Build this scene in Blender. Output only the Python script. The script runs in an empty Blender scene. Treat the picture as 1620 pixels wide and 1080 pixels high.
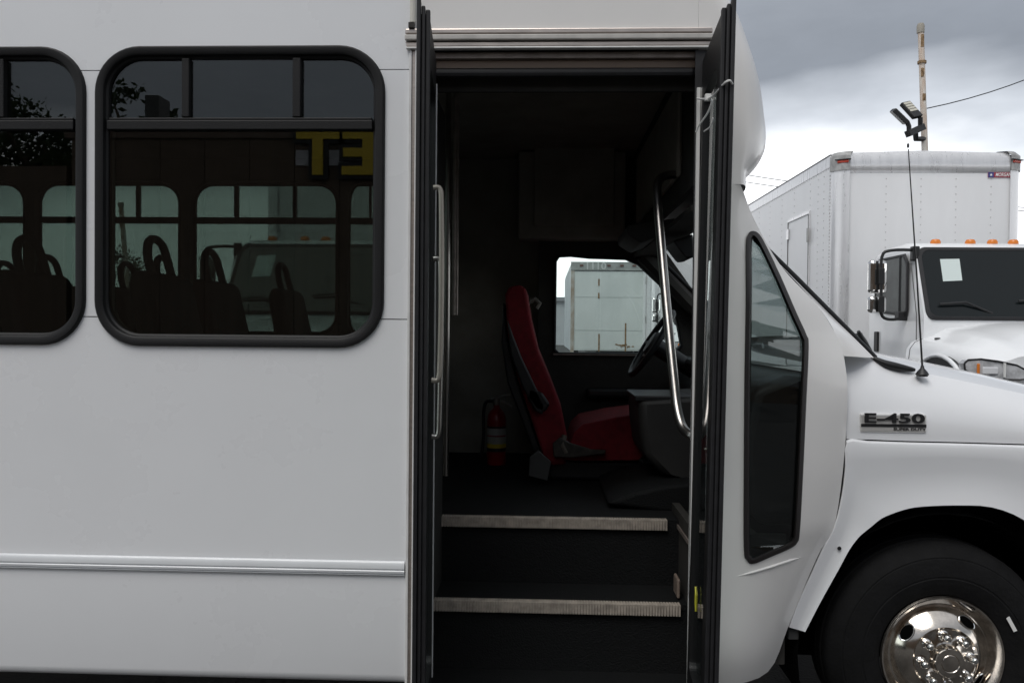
import bpy, bmesh, math, random
from mathutils import Vector, Matrix
from mathutils.geometry import tessellate_polygon
rnd = random.Random(7)
S = bpy.context.scene
COL = S.collection
rad = math.radians

# ------------------------------------------------------------------ camera
FPX = 1300.0
CAM = Vector((0, -2.65, 1.47))
YAW, PITCH, ROLL = rad(2.2), rad(-0.8), 0.009
fw = Vector((-math.sin(YAW)*math.cos(PITCH), math.cos(YAW)*math.cos(PITCH), math.sin(PITCH)))
r0 = Vector((math.cos(YAW), math.sin(YAW), 0)); u0 = r0.cross(fw)
UPV = u0*math.cos(ROLL) - r0*math.sin(ROLL)
RTV = r0*math.cos(ROLL) + u0*math.sin(ROLL)
cam_d = bpy.data.cameras.new('camera'); cam = bpy.data.objects.new('camera', cam_d); COL.objects.link(cam)
M = Matrix.Identity(4)
for i in range(3):
    M[i][0] = RTV[i]; M[i][1] = UPV[i]; M[i][2] = -fw[i]; M[i][3] = CAM[i]
cam.matrix_world = M
cam_d.sensor_width = 36; cam_d.lens = 36*FPX/1620; cam_d.clip_start = 0.05; cam_d.clip_end = 3000
S.camera = cam

# ------------------------------------------------------------------ light
S.view_settings.view_transform = 'Standard'; S.view_settings.look = 'None'
S.view_settings.exposure = 0.12; S.view_settings.gamma = 1.0
SUN_AZ, SUN_EL = rad(208), rad(56)      # compass angle the light comes from (x=sin, y=cos)
W = bpy.data.worlds.new('World'); S.world = W; W.use_nodes = True
nt = W.node_tree; N = nt.nodes; Lk = nt.links
for n in list(N): N.remove(n)
out = N.new('ShaderNodeOutputWorld'); bg = N.new('ShaderNodeBackground'); Lk.new(bg.outputs[0], out.inputs[0])
sky = N.new('ShaderNodeTexSky'); sky.sky_type = 'NISHITA'; sky.sun_disc = False
sky.sun_elevation = SUN_EL; sky.sun_rotation = SUN_AZ
tc = N.new('ShaderNodeTexCoord'); sep = N.new('ShaderNodeSeparateXYZ'); Lk.new(tc.outputs['Generated'], sep.inputs[0])
mp = N.new('ShaderNodeMapping'); mp.inputs['Scale'].default_value = (1, 1, 2.6); mp.inputs['Location'].default_value = (0.35, 0.1, 0.2)
Lk.new(tc.outputs['Generated'], mp.inputs[0])
n1 = N.new('ShaderNodeTexNoise'); n1.inputs['Scale'].default_value = 2.1; n1.inputs['Detail'].default_value = 7; n1.inputs['Roughness'].default_value = .42
n2 = N.new('ShaderNodeTexNoise'); n2.inputs['Scale'].default_value = 5.5; n2.inputs['Detail'].default_value = 5; n2.inputs['Roughness'].default_value = .55
Lk.new(mp.outputs[0], n1.inputs['Vector']); Lk.new(mp.outputs[0], n2.inputs['Vector'])
def wmath(op, a, b):
    m = N.new('ShaderNodeMath'); m.operation = op
    for i, q in enumerate((a, b)):
        if isinstance(q, (int, float)): m.inputs[i].default_value = q
        else: Lk.new(q, m.inputs[i])
    return m.outputs[0]
t = wmath('ADD', sep.outputs[2], wmath('MULTIPLY', wmath('SUBTRACT', n1.outputs[0], .5), .36))
ramp = N.new('ShaderNodeValToRGB'); Lk.new(t, ramp.inputs[0])
cr = ramp.color_ramp
stops = [(0.0, (1.5, 1.52, 1.55)), (.15, (1.55, 1.57, 1.6)), (.20, (.72, .76, .82)), (.25, (.295, .32, .36)), (.50, (.36, .385, .425)), (1.0, (.72, .74, .77))]
while len(cr.elements) < len(stops): cr.elements.new(.5)
for e, (p, c) in zip(cr.elements, stops): e.position = p; e.color = (*c, 1)
shade = wmath('ADD', wmath('MULTIPLY', n2.outputs[0], .5), .75)
vm = N.new('ShaderNodeVectorMath'); vm.operation = 'SCALE'; Lk.new(ramp.outputs[0], vm.inputs[0]); Lk.new(shade, vm.inputs['Scale'])
vs = N.new('ShaderNodeVectorMath'); vs.operation = 'SCALE'; Lk.new(sky.outputs[0], vs.inputs[0]); vs.inputs['Scale'].default_value = .1
mx = N.new('ShaderNodeMix'); mx.data_type = 'RGBA'; mx.inputs[0].default_value = .93
Lk.new(vs.outputs[0], mx.inputs[6]); Lk.new(vm.outputs[0], mx.inputs[7]); Lk.new(mx.outputs[2], bg.inputs[0])
bg.inputs[1].default_value = 1.0
sd = bpy.data.lights.new('sun', 'SUN'); sd.energy = 1.5; sd.angle = rad(35); sd.color = (1, .97, .93)
so = bpy.data.objects.new('sun', sd); COL.objects.link(so)
sdir = Vector((math.sin(SUN_AZ)*math.cos(SUN_EL), math.cos(SUN_AZ)*math.cos(SUN_EL), math.sin(SUN_EL)))
so.rotation_euler = sdir.to_track_quat('Z', 'Y').to_euler(); so.location = sdir*40

# ------------------------------------------------------------------ pixel -> point on the plane y = const
def B(u, v, y=0.0):
    d = fw + RTV*((u-810)/FPX) - UPV*((v-540)/FPX)
    return CAM + d*((y-CAM.y)/d.y)
def BX(u, v, y=0.0): return B(u, v, y).x
def BZ(u, v, y=0.0): return B(u, v, y).z

# ------------------------------------------------------------------ materials
MATS = {}
def mat(name, col, rough=.5, metal=0.0, coat=0.0, noise=0.0, nscale=8.0, bump=0.0, bscale=60.0, col2=None, spec=.5, rvar=0.0, stretch=None):
    if name in MATS: return MATS[name]
    m = bpy.data.materials.new(name); m.use_nodes = True
    t_ = m.node_tree; nn = t_.nodes; b = nn['Principled BSDF']
    b.inputs['Base Color'].default_value = (*col, 1); b.inputs['Roughness'].default_value = rough
    b.inputs['Metallic'].default_value = metal; b.inputs['Coat Weight'].default_value = coat
    b.inputs['Coat Roughness'].default_value = .06; b.inputs['Specular IOR Level'].default_value = spec
    if noise or col2 or bump or rvar:
        tcn = nn.new('ShaderNodeTexCoord'); vec = tcn.outputs['Object']
        if stretch:
            mpn = nn.new('ShaderNodeMapping'); mpn.inputs['Scale'].default_value = stretch
            t_.links.new(vec, mpn.inputs[0]); vec = mpn.outputs[0]
        no = nn.new('ShaderNodeTexNoise'); no.inputs['Scale'].default_value = nscale; no.inputs['Detail'].default_value = 6; no.inputs['Roughness'].default_value = .6
        t_.links.new(vec, no.inputs['Vector'])
        if noise or col2:
            rp = nn.new('ShaderNodeValToRGB'); t_.links.new(no.outputs[0], rp.inputs[0])
            c2 = col2 or tuple(c*(1-noise) for c in col)
            rp.color_ramp.elements[0].position = .34; rp.color_ramp.elements[1].position = .62
            rp.color_ramp.elements[0].color = (*c2, 1); rp.color_ramp.elements[1].color = (*col, 1)
            t_.links.new(rp.outputs[0], b.inputs['Base Color'])
        if rvar:
            mr = nn.new('ShaderNodeMapRange'); t_.links.new(no.outputs[0], mr.inputs[0])
            mr.inputs[3].default_value = max(0, rough-rvar); mr.inputs[4].default_value = min(1, rough+rvar)
            t_.links.new(mr.outputs[0], b.inputs['Roughness'])
        if bump:
            nb = nn.new('ShaderNodeTexNoise'); nb.inputs['Scale'].default_value = bscale; nb.inputs['Detail'].default_value = 4
            t_.links.new(vec, nb.inputs['Vector'])
            bp = nn.new('ShaderNodeBump'); bp.inputs['Strength'].default_value = bump; bp.inputs['Distance'].default_value = .01
            t_.links.new(nb.outputs[0], bp.inputs['Height']); t_.links.new(bp.outputs[0], b.inputs['Normal'])
    MATS[name] = m; return m
def glass(name, tint, refl=1.0):
    m = bpy.data.materials.new(name); m.use_nodes = True; t_ = m.node_tree; nn = t_.nodes
    for n in list(nn): nn.remove(n)
    o = nn.new('ShaderNodeOutputMaterial'); mixn = nn.new('ShaderNodeMixShader'); tr = nn.new('ShaderNodeBsdfTransparent'); gl = nn.new('ShaderNodeBsdfGlossy')
    tr.inputs[0].default_value = (*tint, 1); gl.inputs['Roughness'].default_value = .004
    lw = nn.new('ShaderNodeLayerWeight'); lw.inputs[0].default_value = .5
    pw = nn.new('ShaderNodeMath'); pw.operation = 'POWER'; pw.inputs[1].default_value = 4.6; t_.links.new(lw.outputs['Facing'], pw.inputs[0])
    ma = nn.new('ShaderNodeMath'); ma.operation = 'MULTIPLY_ADD'; ma.inputs[1].default_value = .9; ma.inputs[2].default_value = .043*refl
    ma.use_clamp = True
    t_.links.new(pw.outputs[0], ma.inputs[0]); t_.links.new(ma.outputs[0], mixn.inputs[0])
    t_.links.new(tr.outputs[0], mixn.inputs[1]); t_.links.new(gl.outputs[0], mixn.inputs[2]); t_.links.new(mixn.outputs[0], o.inputs[0])
    MATS[name] = m; return m
PAINT = mat('white_paint', (.82, .83, .845), .28, coat=.5, noise=.03, nscale=1.5, rvar=.1, bump=.16, bscale=2.0)
CAPW = mat('gelcoat_white', (.80, .785, .765), .3, coat=.4, noise=.04, nscale=2.2, rvar=.06)
VANW = mat('fender_white', (.80, .81, .83), .22, coat=.7, noise=.03, nscale=2.5, rvar=.05)
ALU = mat('aluminium', (.62, .55, .50), .32, metal=.85, noise=.18, nscale=14, rvar=.1, stretch=(1, 1, 6))
ALUW = mat('aluminium_white', (.74, .74, .73), .38, noise=.12, nscale=20)
ALUD = mat('aluminium_dull', (.34, .29, .26), .5, metal=.5, noise=.3, nscale=20)
BLK = mat('black_frame', (.006, .006, .0065), .5, bump=.15, bscale=300, spec=.32)
RUB = mat('black_rubber', (.012, .012, .014), .55, noise=.4, nscale=30)
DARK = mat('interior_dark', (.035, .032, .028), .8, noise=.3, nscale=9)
GREYI = mat('interior_grey', (.30, .275, .235), .8, noise=.25, nscale=5)
FLOORM = mat('rubber_floor', (.0055, .006, .0065), .75, spec=.25, bump=.5, bscale=160)
CHROME = mat('chrome', (.83, .82, .80), .06, metal=1, rvar=.04, nscale=12)
STEEL = mat('brushed_tube', (.40, .38, .36), .28, metal=1, noise=.2, nscale=20)
WHEELM = mat('wheel_cover', (.80, .73, .65), .13, metal=1, noise=.35, nscale=18, rvar=.12)
TYRE = mat('tyre', (.008, .008, .0085), .8, spec=.2, noise=.35, nscale=22, bump=.2, bscale=90)
RED = mat('red_fabric', (.21, .006, .014), .85, noise=.35, nscale=25, bump=.3, bscale=250)
REDP = mat('red_enamel', (.32, .008, .014), .3, noise=.2)
MAROON = mat('maroon_vinyl', (.012, .008, .008), .7, noise=.4, nscale=14)
NOSE = mat('nosing', (.50, .44, .38), .5, noise=.4, nscale=30)
WPLAST = mat('white_plastic', (.8, .8, .78), .4)
BPLAST = mat('black_plastic', (.014, .014, .015), .45, noise=.2, nscale=40)
GPLAST = mat('grey_plastic', (.055, .055, .055), .6, noise=.2, nscale=12)
GT = glass('tinted_glass', (.455, .505, .482), 2.0)
GC = glass('clear_glass', (.90, .95, .935), 1.0)
GD = glass('smoked_glass', (.30, .37, .36), 1.3)
TRUCKW = mat('truck_white', (.86, .87, .88), .3, coat=.4, noise=.05, nscale=2)
BOXW = mat('box_panel', (.84, .845, .855), .40, noise=.05, nscale=2.3, stretch=(1, 1, .25), rvar=.08)
BOXA = mat('box_aluminium', (.74, .74, .75), .3, metal=.45, noise=.1, nscale=5, stretch=(3, 3, .4), rvar=.12)
BOXG = mat('box_corner_grey', (.44, .44, .43), .5, metal=.3, noise=.35, nscale=14)
AMB = mat('amber_lens', (.75, .22, .03), .25)
REDL = mat('red_lens', (.5, .05, .02), .25)
DGLASS = mat('truck_glass', (.010, .013, .014), .08, spec=.28)
YEL = mat('yellow_letters', (.66, .48, .03), .5)

# ------------------------------------------------------------------ builders
def link(name, me, m, parent=None, smooth=False, loc=None, angle=35):
    if m is not None and not me.materials: me.materials.append(m)
    if smooth:
        me.polygons.foreach_set('use_smooth', [True]*len(me.polygons)); me.set_sharp_from_angle(angle=rad(angle))
    o = bpy.data.objects.new(name, me); COL.objects.link(o)
    if parent: o.parent = parent
    if loc is not None: o.location = loc
    return o
def mk(name, V, Fc, m, parent=None, smooth=False, loc=None, fix=True, angle=35):
    me = bpy.data.meshes.new(name); me.from_pydata([tuple(v) for v in V], [], Fc); me.update()
    if fix:
        b = bmesh.new(); b.from_mesh(me); bmesh.ops.recalc_face_normals(b, faces=b.faces); b.to_mesh(me); b.free()
    return link(name, me, m, parent, smooth, loc, angle)
class MB:
    def __init__(s): s.V = []; s.F = []
    def add(s, V, Fc):
        o = len(s.V); s.V += [tuple(v) for v in V]; s.F += [tuple(i+o for i in f) for f in Fc]; return s
    def box(s, x0, x1, y0, y1, z0, z1):
        return s.add([(x, y, z) for x in (x0, x1) for y in (y0, y1) for z in (z0, z1)],
            [(0,1,3,2),(4,6,7,5),(0,4,5,1),(2,3,7,6),(0,2,6,4),(1,5,7,3)])
    def tube(s, pts, r, n=10, cap=True):
        pts = [Vector(p) for p in pts]; V = []; k = len(pts)
        up = None
        for i, p in enumerate(pts):
            d = (pts[min(i+1, k-1)]-pts[max(i-1, 0)]).normalized()
            if up is None: up = d.orthogonal().normalized()
            up = (up - d*up.dot(d)).normalized(); w = d.cross(up)
            rr = r[i] if isinstance(r, (list, tuple)) else r
            V += [p + (up*math.cos(a)+w*math.sin(a))*rr for a in [2*math.pi*j/n for j in range(n)]]
        Fc = [(i*n+j, i*n+(j+1) % n, (i+1)*n+(j+1) % n, (i+1)*n+j) for i in range(k-1) for j in range(n)]
        if cap: Fc += [tuple(range(n-1, -1, -1)), tuple((k-1)*n+j for j in range(n))]
        return s.add(V, Fc)
    def lathe(s, prof, n=32, origin=(0,0,0), axis='y'):   # prof: (radius, along)
        o = Vector(origin); V = []
        for r, a in prof:
            for j in range(n):
                t_ = 2*math.pi*j/n; c, d = r*math.cos(t_), r*math.sin(t_)
                V.append(o + (Vector((c, a, d)) if axis == 'y' else Vector((c, d, a)) if axis == 'z' else Vector((a, c, d))))
        Fc = [(i*n+j, i*n+(j+1) % n, (i+1)*n+(j+1) % n, (i+1)*n+j) for i in range(len(prof)-1) for j in range(n)]
        return s.add(V, Fc)
    def loft(s, loops, closed=True):
        n = len(loops[0]); V = [p for l in loops for p in l]
        Fc = [(i*n+j, i*n+(j+1) % n, (i+1)*n+(j+1) % n, (i+1)*n+j) for i in range(len(loops)-1) for j in range(n if closed else n-1)]
        return s.add(V, Fc)
    def done(s, name, m, parent=None, smooth=False, loc=None, fix=True, angle=35): return mk(name, s.V, s.F, m, parent, smooth, loc, fix, angle)
def bevel(o, w, seg=2):
    b = o.modifiers.new('bevel', 'BEVEL'); b.width = w; b.segments = seg; b.limit_method = 'ANGLE'; b.angle_limit = rad(35); return o
def box(name, x0, x1, y0, y1, z0, z1, m, parent=None, bev=0, loc=None):
    o = MB().box(x0, x1, y0, y1, z0, z1).done(name, m, parent, loc=loc)
    if bev: bevel(o, bev)
    return o
def tube(name, pts, r, m, parent=None, n=10): return MB().tube(pts, r, n).done(name, m, parent, smooth=True, angle=50)
def plate(name, outer, holes, a0, a1, m, parent=None, axis='y', loc=None):
    """polygon (2D list) with holes, given thickness between a0 and a1 along axis; 2D = (x,z) for y, (y,z) for x"""
    loops = [outer]+list(holes); pts = [p for l in loops for p in l]
    tris = tessellate_polygon([[Vector((p[0], p[1], 0)) for p in l] for l in loops])
    P3 = (lambda p, a: (p[0], a, p[1])) if axis == 'y' else (lambda p, a: (a, p[0], p[1]))
    n = len(pts); V = [P3(p, a0) for p in pts]+[P3(p, a1) for p in pts]
    Fc = [tuple(t_) for t_ in tris]+[tuple(i+n for i in reversed(t_)) for t_ in tris]
    o = 0
    for l in loops:
        k = len(l); Fc += [(o+i, o+(i+1) % k, n+o+(i+1) % k, n+o+i) for i in range(k)]; o += k
    return mk(name, V, Fc, m, parent, loc=loc)
def rrect(x0, x1, z0, z1, r, n=8):
    P = []
    for cx, cz, a in ((x1-r, z1-r, 0), (x0+r, z1-r, 90), (x0+r, z0+r, 180), (x1-r, z0+r, 270)):
        P += [(cx+r*math.cos(rad(a+90*i/n)), cz+r*math.sin(rad(a+90*i/n))) for i in range(n+1)]
    return P
def extr(name, prof, y0, y1, m, parent=None, bev=0.0, seg=3, axis='y', loc=None):
    o = plate(name, prof, [], y0, y1, m, parent, axis, loc)
    if bev:
        bevel(o, bev, seg)
        o.data.polygons.foreach_set('use_smooth', [True]*len(o.data.polygons)); o.data.set_sharp_from_angle(angle=rad(60))
    return o
def cr_spline(P, k=4, closed=True):
    n = len(P); O = []
    for i in range(n if closed else n-1):
        g = (lambda j: Vector(P[j % n])) if closed else (lambda j: Vector(P[max(0, min(n-1, j))]))
        p0, p1, p2, p3 = g(i-1), g(i), g(i+1), g(i+2)
        for q in range(k):
            t_ = q/k
            O.append(.5*((2*p1)+(p2-p0)*t_+(2*p0-5*p1+4*p2-p3)*t_*t_+(3*p1-p0-3*p2+p3)*t_**3))
    if not closed: O.append(Vector(P[-1]))
    return O
def text_mesh(body, size, ext=.004, offset=0.0, sx=1.0, shear=0.0):
    c = bpy.data.curves.new('text', 'FONT'); c.body = body; c.size = size; c.extrude = ext; c.offset = offset; c.shear = shear; c.resolution_u = 3
    c.align_x = 'CENTER'; c.align_y = 'CENTER'
    o = bpy.data.objects.new('text', c); COL.objects.link(o)
    dg = bpy.context.evaluated_depsgraph_get(); me = bpy.data.meshes.new_from_object(o.evaluated_get(dg))
    bpy.data.objects.remove(o); bpy.data.curves.remove(c); me.materials.clear()
    me.transform(Matrix.Diagonal((sx, 1, 1, 1)))
    return me
FACE_CAM = Matrix(((1,0,0,0),(0,0,-1,0),(0,1,0,0),(0,0,0,1)))      # text in XY facing +Z -> facing -Y
FACE_BUS = Matrix(((-1,0,0,0),(0,0,1,0),(0,1,0,0),(0,0,0,1)))      # facing +Y
def tag(o, label, cat, group=None, kind=None):
    if label: o['label'] = label
    if cat: o['category'] = cat
    if group: o['group'] = group
    if kind: o['kind'] = kind
    return o
def thing(name, label, cat, loc=(0,0,0), group=None):
    o = bpy.data.objects.new(name, None); COL.objects.link(o); o.location = loc; o.empty_display_size = .2
    return tag(o, label, cat, group)
def copy_tree(o, parent=None):
    c = o.copy(); COL.objects.link(c)
    if parent: c.parent = parent
    for ch in list(o.children): copy_tree(ch, c)
    return c

# ================================================================== SETTING
GR = mat('asphalt', (.052, .051, .05), .88, col2=(.034, .034, .034), nscale=1.3, bump=.6, bscale=70)
g = mk('ground', [(-400,-400,0),(400,-400,0),(400,400,0),(-400,400,0)], [(0,1,2,3)], GR); g['kind'] = 'structure'

# ================================================================== THE BUS
bus = thing('shuttle_bus', 'white shuttle bus with tinted side windows and its double entry door open', 'bus')
XR, XJ = -5.6, BX(645, 560)                 # rear, left door jamb
W0L, W0R = BX(151, 310), BX(609, 310); WT, WB = BZ(380, 73), BZ(380, 549)
PER = W0R - BX(137, 310); WW = W0R-W0L
SE1, SE2 = BZ(400, 111), BZ(400, 503); TRT, TRB = BZ(320, 880), BZ(320, 903); SKB = BZ(300, 1075)
HEADT, HEADB = BZ(880, 47), BZ(880, 82)
wins = [(W0L-PER*i, W0R-PER*i) for i in range(5)]
INS = .012                                   # frame overlaps the sheet by this much
def outline(i): return rrect(wins[i][0]+INS, wins[i][1]-INS, WB+INS, WT-INS, .14, 10)
def seg_above(pts, z, up=True):              # run of the closed outline on one side of z, left to right
    s = 1 if up else -1; n = len(pts)
    ins = [s*(p[1]-z) > 0 for p in pts]
    st = next(i for i in range(n) if ins[i] and not ins[i-1]); R = []
    a, b = pts[st-1], pts[st]; R.append((a[0]+(b[0]-a[0])*(z-a[1])/(b[1]-a[1]), z))
    i = st
    while ins[i % n]: R.append(pts[i % n]); i += 1
    a, b = pts[(i-1) % n], pts[i % n]; R.append((a[0]+(b[0]-a[0])*(z-a[1])/(b[1]-a[1]), z))
    return R if R[0][0] < R[-1][0] else R[::-1]
GAP = .0016
TOPZ = 2.72
up_path = [(XR, SE1+GAP)]
for i in range(4, -1, -1): up_path += seg_above(outline(i), SE1+GAP)
up_path += [(XJ, SE1+GAP), (XJ, TOPZ), (XR, TOPZ)]
plate('side_panel', up_path, [], 0, .03, PAINT, bus)
lo_path = [(XR, SE2-GAP)]
for i in range(4, -1, -1): lo_path += seg_above(outline(i), SE2-GAP, False)
lo_path += [(XJ, SE2-GAP), (XJ, TRB+.012), (XR, TRB+.012)]
plate('side_panel', lo_path, [], 0, .03, PAINT, bus)
edges = []                                   # posts between the windows
for i in range(5):
    o_ = outline(i); mid = (wins[i][0]+wins[i][1])/2
    clip = [p for p in o_ if SE2+GAP < p[1] < SE1-GAP]
    edges.append((sorted([p for p in clip if p[0] < mid], key=lambda p: p[1]), sorted([p for p in clip if p[0] > mid], key=lambda p: p[1])))
for i in range(-1, 5):
    Rr = [(XJ, SE2+GAP), (XJ, SE1-GAP)] if i == -1 else [(edges[i][0][0][0]+.0, SE2+GAP)]+edges[i][0]+[(edges[i][0][-1][0], SE1-GAP)]
    Ll = [(XR, SE2+GAP), (XR, SE1-GAP)] if i == 4 else [(edges[i+1][1][0][0], SE2+GAP)]+edges[i+1][1]+[(edges[i+1][1][-1][0], SE1-GAP)]
    plate('window_post', Ll+Rr[::-1], [], 0, .03, PAINT, bus)
# skirt with a rolled lower edge
prof = [(TRB+.010, 0), (SKB+.035, 0), (SKB+.018, .004), (SKB+.006, .014), (SKB, .03), (SKB, .07), (SKB+.03, .07)]
MB().loft([[(XR, y, z) for z, y in prof], [(XJ, y, z) for z, y in prof]], closed=False).done('skirt_panel', PAINT, bus, smooth=True)
# half-round rub rail with grooves
prof = []
for k in range(19):
    a = math.pi*k/18; h = (TRT-TRB)/2
    prof.append(((TRT+TRB)/2+h*math.cos(a), -.004-.011*math.sin(a)**.7+(.004 if k in (10, 14) else 0)))
mb = MB().loft([[(XR, y, z) for z, y in prof], [(XJ-.004, y, z) for z, y in prof]], closed=False)
mb.add([(XJ-.004, y, z) for z, y in prof], [tuple(range(len(prof)))])
mb.done('rub_rail', mat('rail_white', (.74, .76, .78), .28, coat=.3, noise=.05, nscale=9), bus, smooth=True, angle=28)
# roof, inner liner, far wall
box('roof', XR, .45, .0, 2.4, TOPZ+.002, TOPZ+.05, PAINT, bus)
box('rear_wall', XR-.05, XR-.002, 0, 2.4, SKB, TOPZ, PAINT, bus)
box('ceiling_liner', XR+.01, .53, .05, 2.33, TOPZ-.22, TOPZ-.19, GREYI, bus)
inner = [(XR+.01, .70), (XJ-.03, .70), (XJ-.03, TOPZ-.12), (XR+.01, TOPZ-.12)]
plate('inner_liner', inner, [rrect(a+.03, b-.03, WB+.03, WT-.03, .12, 6) for a, b in wins], .05, .07, GREYI, bus)
FW0 = BX(532, 340, 2.4)+.045
fwins = [(FW0+PER*k-WW, FW0+PER*k) for k in (0, -1, -2, -3)]; fnar = (FW0+PER-WW, FW0+PER-WW*.52)
XBK = BX(868, 480, 2.25)                     # where the van cab begins on the far side
plate('far_wall', [(XR, SKB), (XBK, SKB), (XBK, TOPZ), (XR, TOPZ)], [rrect(a+.015, b-.015, WB+.015, WT-.015, .14, 8) for a, b in fwins]+[rrect(fnar[0]+.012, fnar[1]-.012, WB+.015, WT-.015, .09, 8)], 2.35, 2.4, GREYI, bus)

def make_window():
    """frame mesh centred on the window, face towards -y"""
    w, h = WW/2, (WT-WB)/2; ro = .15
    lo = []
    for ins, y in ((0, .004), (.002, -.009), (.007, -.014), (.026, -.0145), (.031, -.011), (.034, .002), (.040, .006), (.043, .024)):
        lo.append([(x, y, z) for x, z in rrect(-w+ins, w-ins, -h+ins, h-ins, max(.02, ro-ins), 10)])
    f = MB().loft(lo).done('side_window', BLK, bus, smooth=True, angle=40)
    bz0, bz1 = BZ(380, 206)-(WT+WB)/2, BZ(380, 191)-(WT+WB)/2
    gw, gh = w-.041, h-.041; r = ro-.041
    cx = (W0L+W0R)/2
    m1a, m1b = BX(288, 140)-cx, BX(300, 140)-cx; m2a, m2b = BX(463, 140)-cx, BX(476, 140)-cx
    def arcs(cxx, czz, a): return [(cxx+r*math.cos(rad(a+9*i)), czz+r*math.sin(rad(a+9*i))) for i in range(11)]
    top = bz1-.003
    # lower pane, three upper panes
    lp = [(gw, bz0+.003), (-gw, bz0+.003)]+arcs(-gw+r, -gh+r, 180)+arcs(gw-r, -gh+r, 270)
    plate('pane', lp, [], .010, .015, GT, f)
    plate('pane', [(-gw, top), (m1a, top), (m1a, gh)]+arcs(-gw+r, gh-r, 90), [], .016, .020, GT, f)
    plate('pane', [(m1b-.004, top), (m2a+.004, top), (m2a+.004, gh), (m1b-.004, gh)], [], .012, .016, GT, f)
    plate('pane', [(m2b, top), (gw, top)]+arcs(gw-r, gh-r, 0)+[(m2b, gh)], [], .016, .020, GT, f)
    bevel(box('rail', -gw, gw, -.008, .022, bz0, bz1, BLK, f), .003)
    bevel(box('rail', -gw+.004, gw-.004, -.003, .021, bz1+.0008, bz1+.009, BLK, f), .002)
    for a, b in ((m1a, m1b), (m2a, m2b)):
        bevel(box('mullion', a, b, -.005, .0225, bz1+.0105, gh+.001, BLK, f), .003)
    return f
win = make_window(); zc = (WT+WB)/2
for i, (a, b) in enumerate(wins):
    o = win if i == 0 else copy_tree(win, bus)
    o.location = ((a+b)/2, 0, zc)
for a, b in fwins+[fnar]:
    o = copy_tree(win, bus); o.scale.x = (b-a)/WW; o.location = ((a+b)/2, 2.4, zc); o.rotation_euler = (0, 0, math.pi)

# ---- door surround
XD0, XD1 = BX(662, 540), BX(1100, 540)        # clear opening
YB = -.012
# header: stepped aluminium trim with five bands
hz = [BZ(880, v) for v in (47, 55, 57, 66, 68, 76, 80, 90, 103)]
hx0, hx1 = BX(642, 60), BX(1126, 60)
for k, (za, zb, ya, m) in enumerate([(hz[0], hz[1], -.014, ALU), (hz[1]-.0015, hz[2], -.006, ALUD), (hz[2]-.0015, hz[3], -.024, mat('header_grey', (.55, .53, .50), .4, noise=.2, nscale=16)), (hz[3]-.0015, hz[4], -.006, ALUD),
                                 (hz[4]-.0015, hz[5], -.016, ALU), (hz[5]-.0015, hz[6], -.022, ALUW)]):
    bevel(box('header_trim', hx0+(k > 3)*.004, hx1, ya, -.0005, zb, za, m, bus), .003)
box('door_header', XD0, XD1, .012, .05, hz[7], hz[6]-.002, ALUD, bus)
box('door_header', XD0, XD1, .03, .08, hz[8], hz[7]-.002, mat('header_tan', (.22, .16, .12), .5), bus)
XCS = BX(1104, 170)
plate('header_panel', [(XJ+.002, HEADT-.02), (XCS-.0015, HEADT-.02), (XCS-.0015, TOPZ), (XJ+.002, TOPZ)], [], .0, .03, CAPW, bus)
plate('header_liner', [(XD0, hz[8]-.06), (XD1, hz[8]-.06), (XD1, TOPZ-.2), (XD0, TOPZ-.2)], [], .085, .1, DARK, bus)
# gutter end above the header
tube('gutter', [(XJ+.01, -.012, HEADT+.02), (XJ+.012, -.014, HEADT+.3)], .009, mat('gutter', (.62, .6, .54), .5), bus, 8)
box('gutter_end', XJ-.002, XJ+.016, -.022, -.001, HEADT+.002, HEADT+.018, DARK, bus)
# left jamb: white / aluminium / white strips
jz0, jz1 = SKB, hz[6]-.001
for a, b, y, m in ((645, 649, -.012, ALUW), (649.2, 654.5, -.006, ALU), (654.7, 660, -.016, ALUW), (660.3, 664, .0, RUB)):
    bevel(box('jamb_trim', BX(a, 540), BX(b, 540), y, .035, jz0, jz1, m, bus), .0015)
box('door_jamb', XD0-.0, XD0+.006, .02, .62, SKB, hz[8], DARK, bus)
box('door_jamb', XD1, XD1+.02, .012, .06, SKB, hz[8], DARK, bus)
box('door_seal', XD0+.01, XD1-.004, .02, .045, hz[8]-.03, hz[8]-.001, RUB, bus, bev=.012)

# ---- door leaves, swung straight out
LZ0, LZ1 = .30, BZ(676, 22, -.42)
def leaf(side, xh, xn, label):
    """xh: hinge x at y=-.01, xn: x of free edge at y=-.42; built along y"""
    s = 1 if side == 'left' else -1          # interior face points +x for the left leaf
    L = .405; th = .028
    e = bpy.data.objects.new('entry_door', None)
    fr = plate('entry_door', [(-L, LZ0), (0, LZ0), (0, LZ1), (-L, LZ1)], [rrect(-L+.07, -.045, LZ0+.11, LZ1-.12, .03, 5)], -th/2, th/2, BLK, bus, axis='x')
    bpy.data.objects.remove(e)
    fr.location = (xh, -.012, 0)
    fr['label'] = label
    plate('pane', rrect(-L+.066, -.041, LZ0+.106, LZ1-.116, .03, 5), [], -.003, .003, GC, fr, axis='x')
    # rubber lips on the free edge
    for dx, z1, w, y0 in ((-s*.013, LZ1+.03, .011, -L-.034), (-s*.001, LZ1+.014, .010, -L-.026), (s*.011, LZ1+.006, .012, -L-.020)):
        bevel(MB().box(dx-w/2, dx+w/2, y0, -L-.0005, LZ0-.02, z1).done('rubber_seal', RUB, fr), .003)
    return fr, s
xl_h, xl_n = BX(683, 560, -.012), BX(667, 560, -.42)
fl, s = leaf('left', xl_h-.006, xl_n, 'entry door leaf folded flat against the jamb')
fl.rotation_euler = (0, 0, -math.atan2((xl_h-.006)-xl_n, .405)*1.0)
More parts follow.
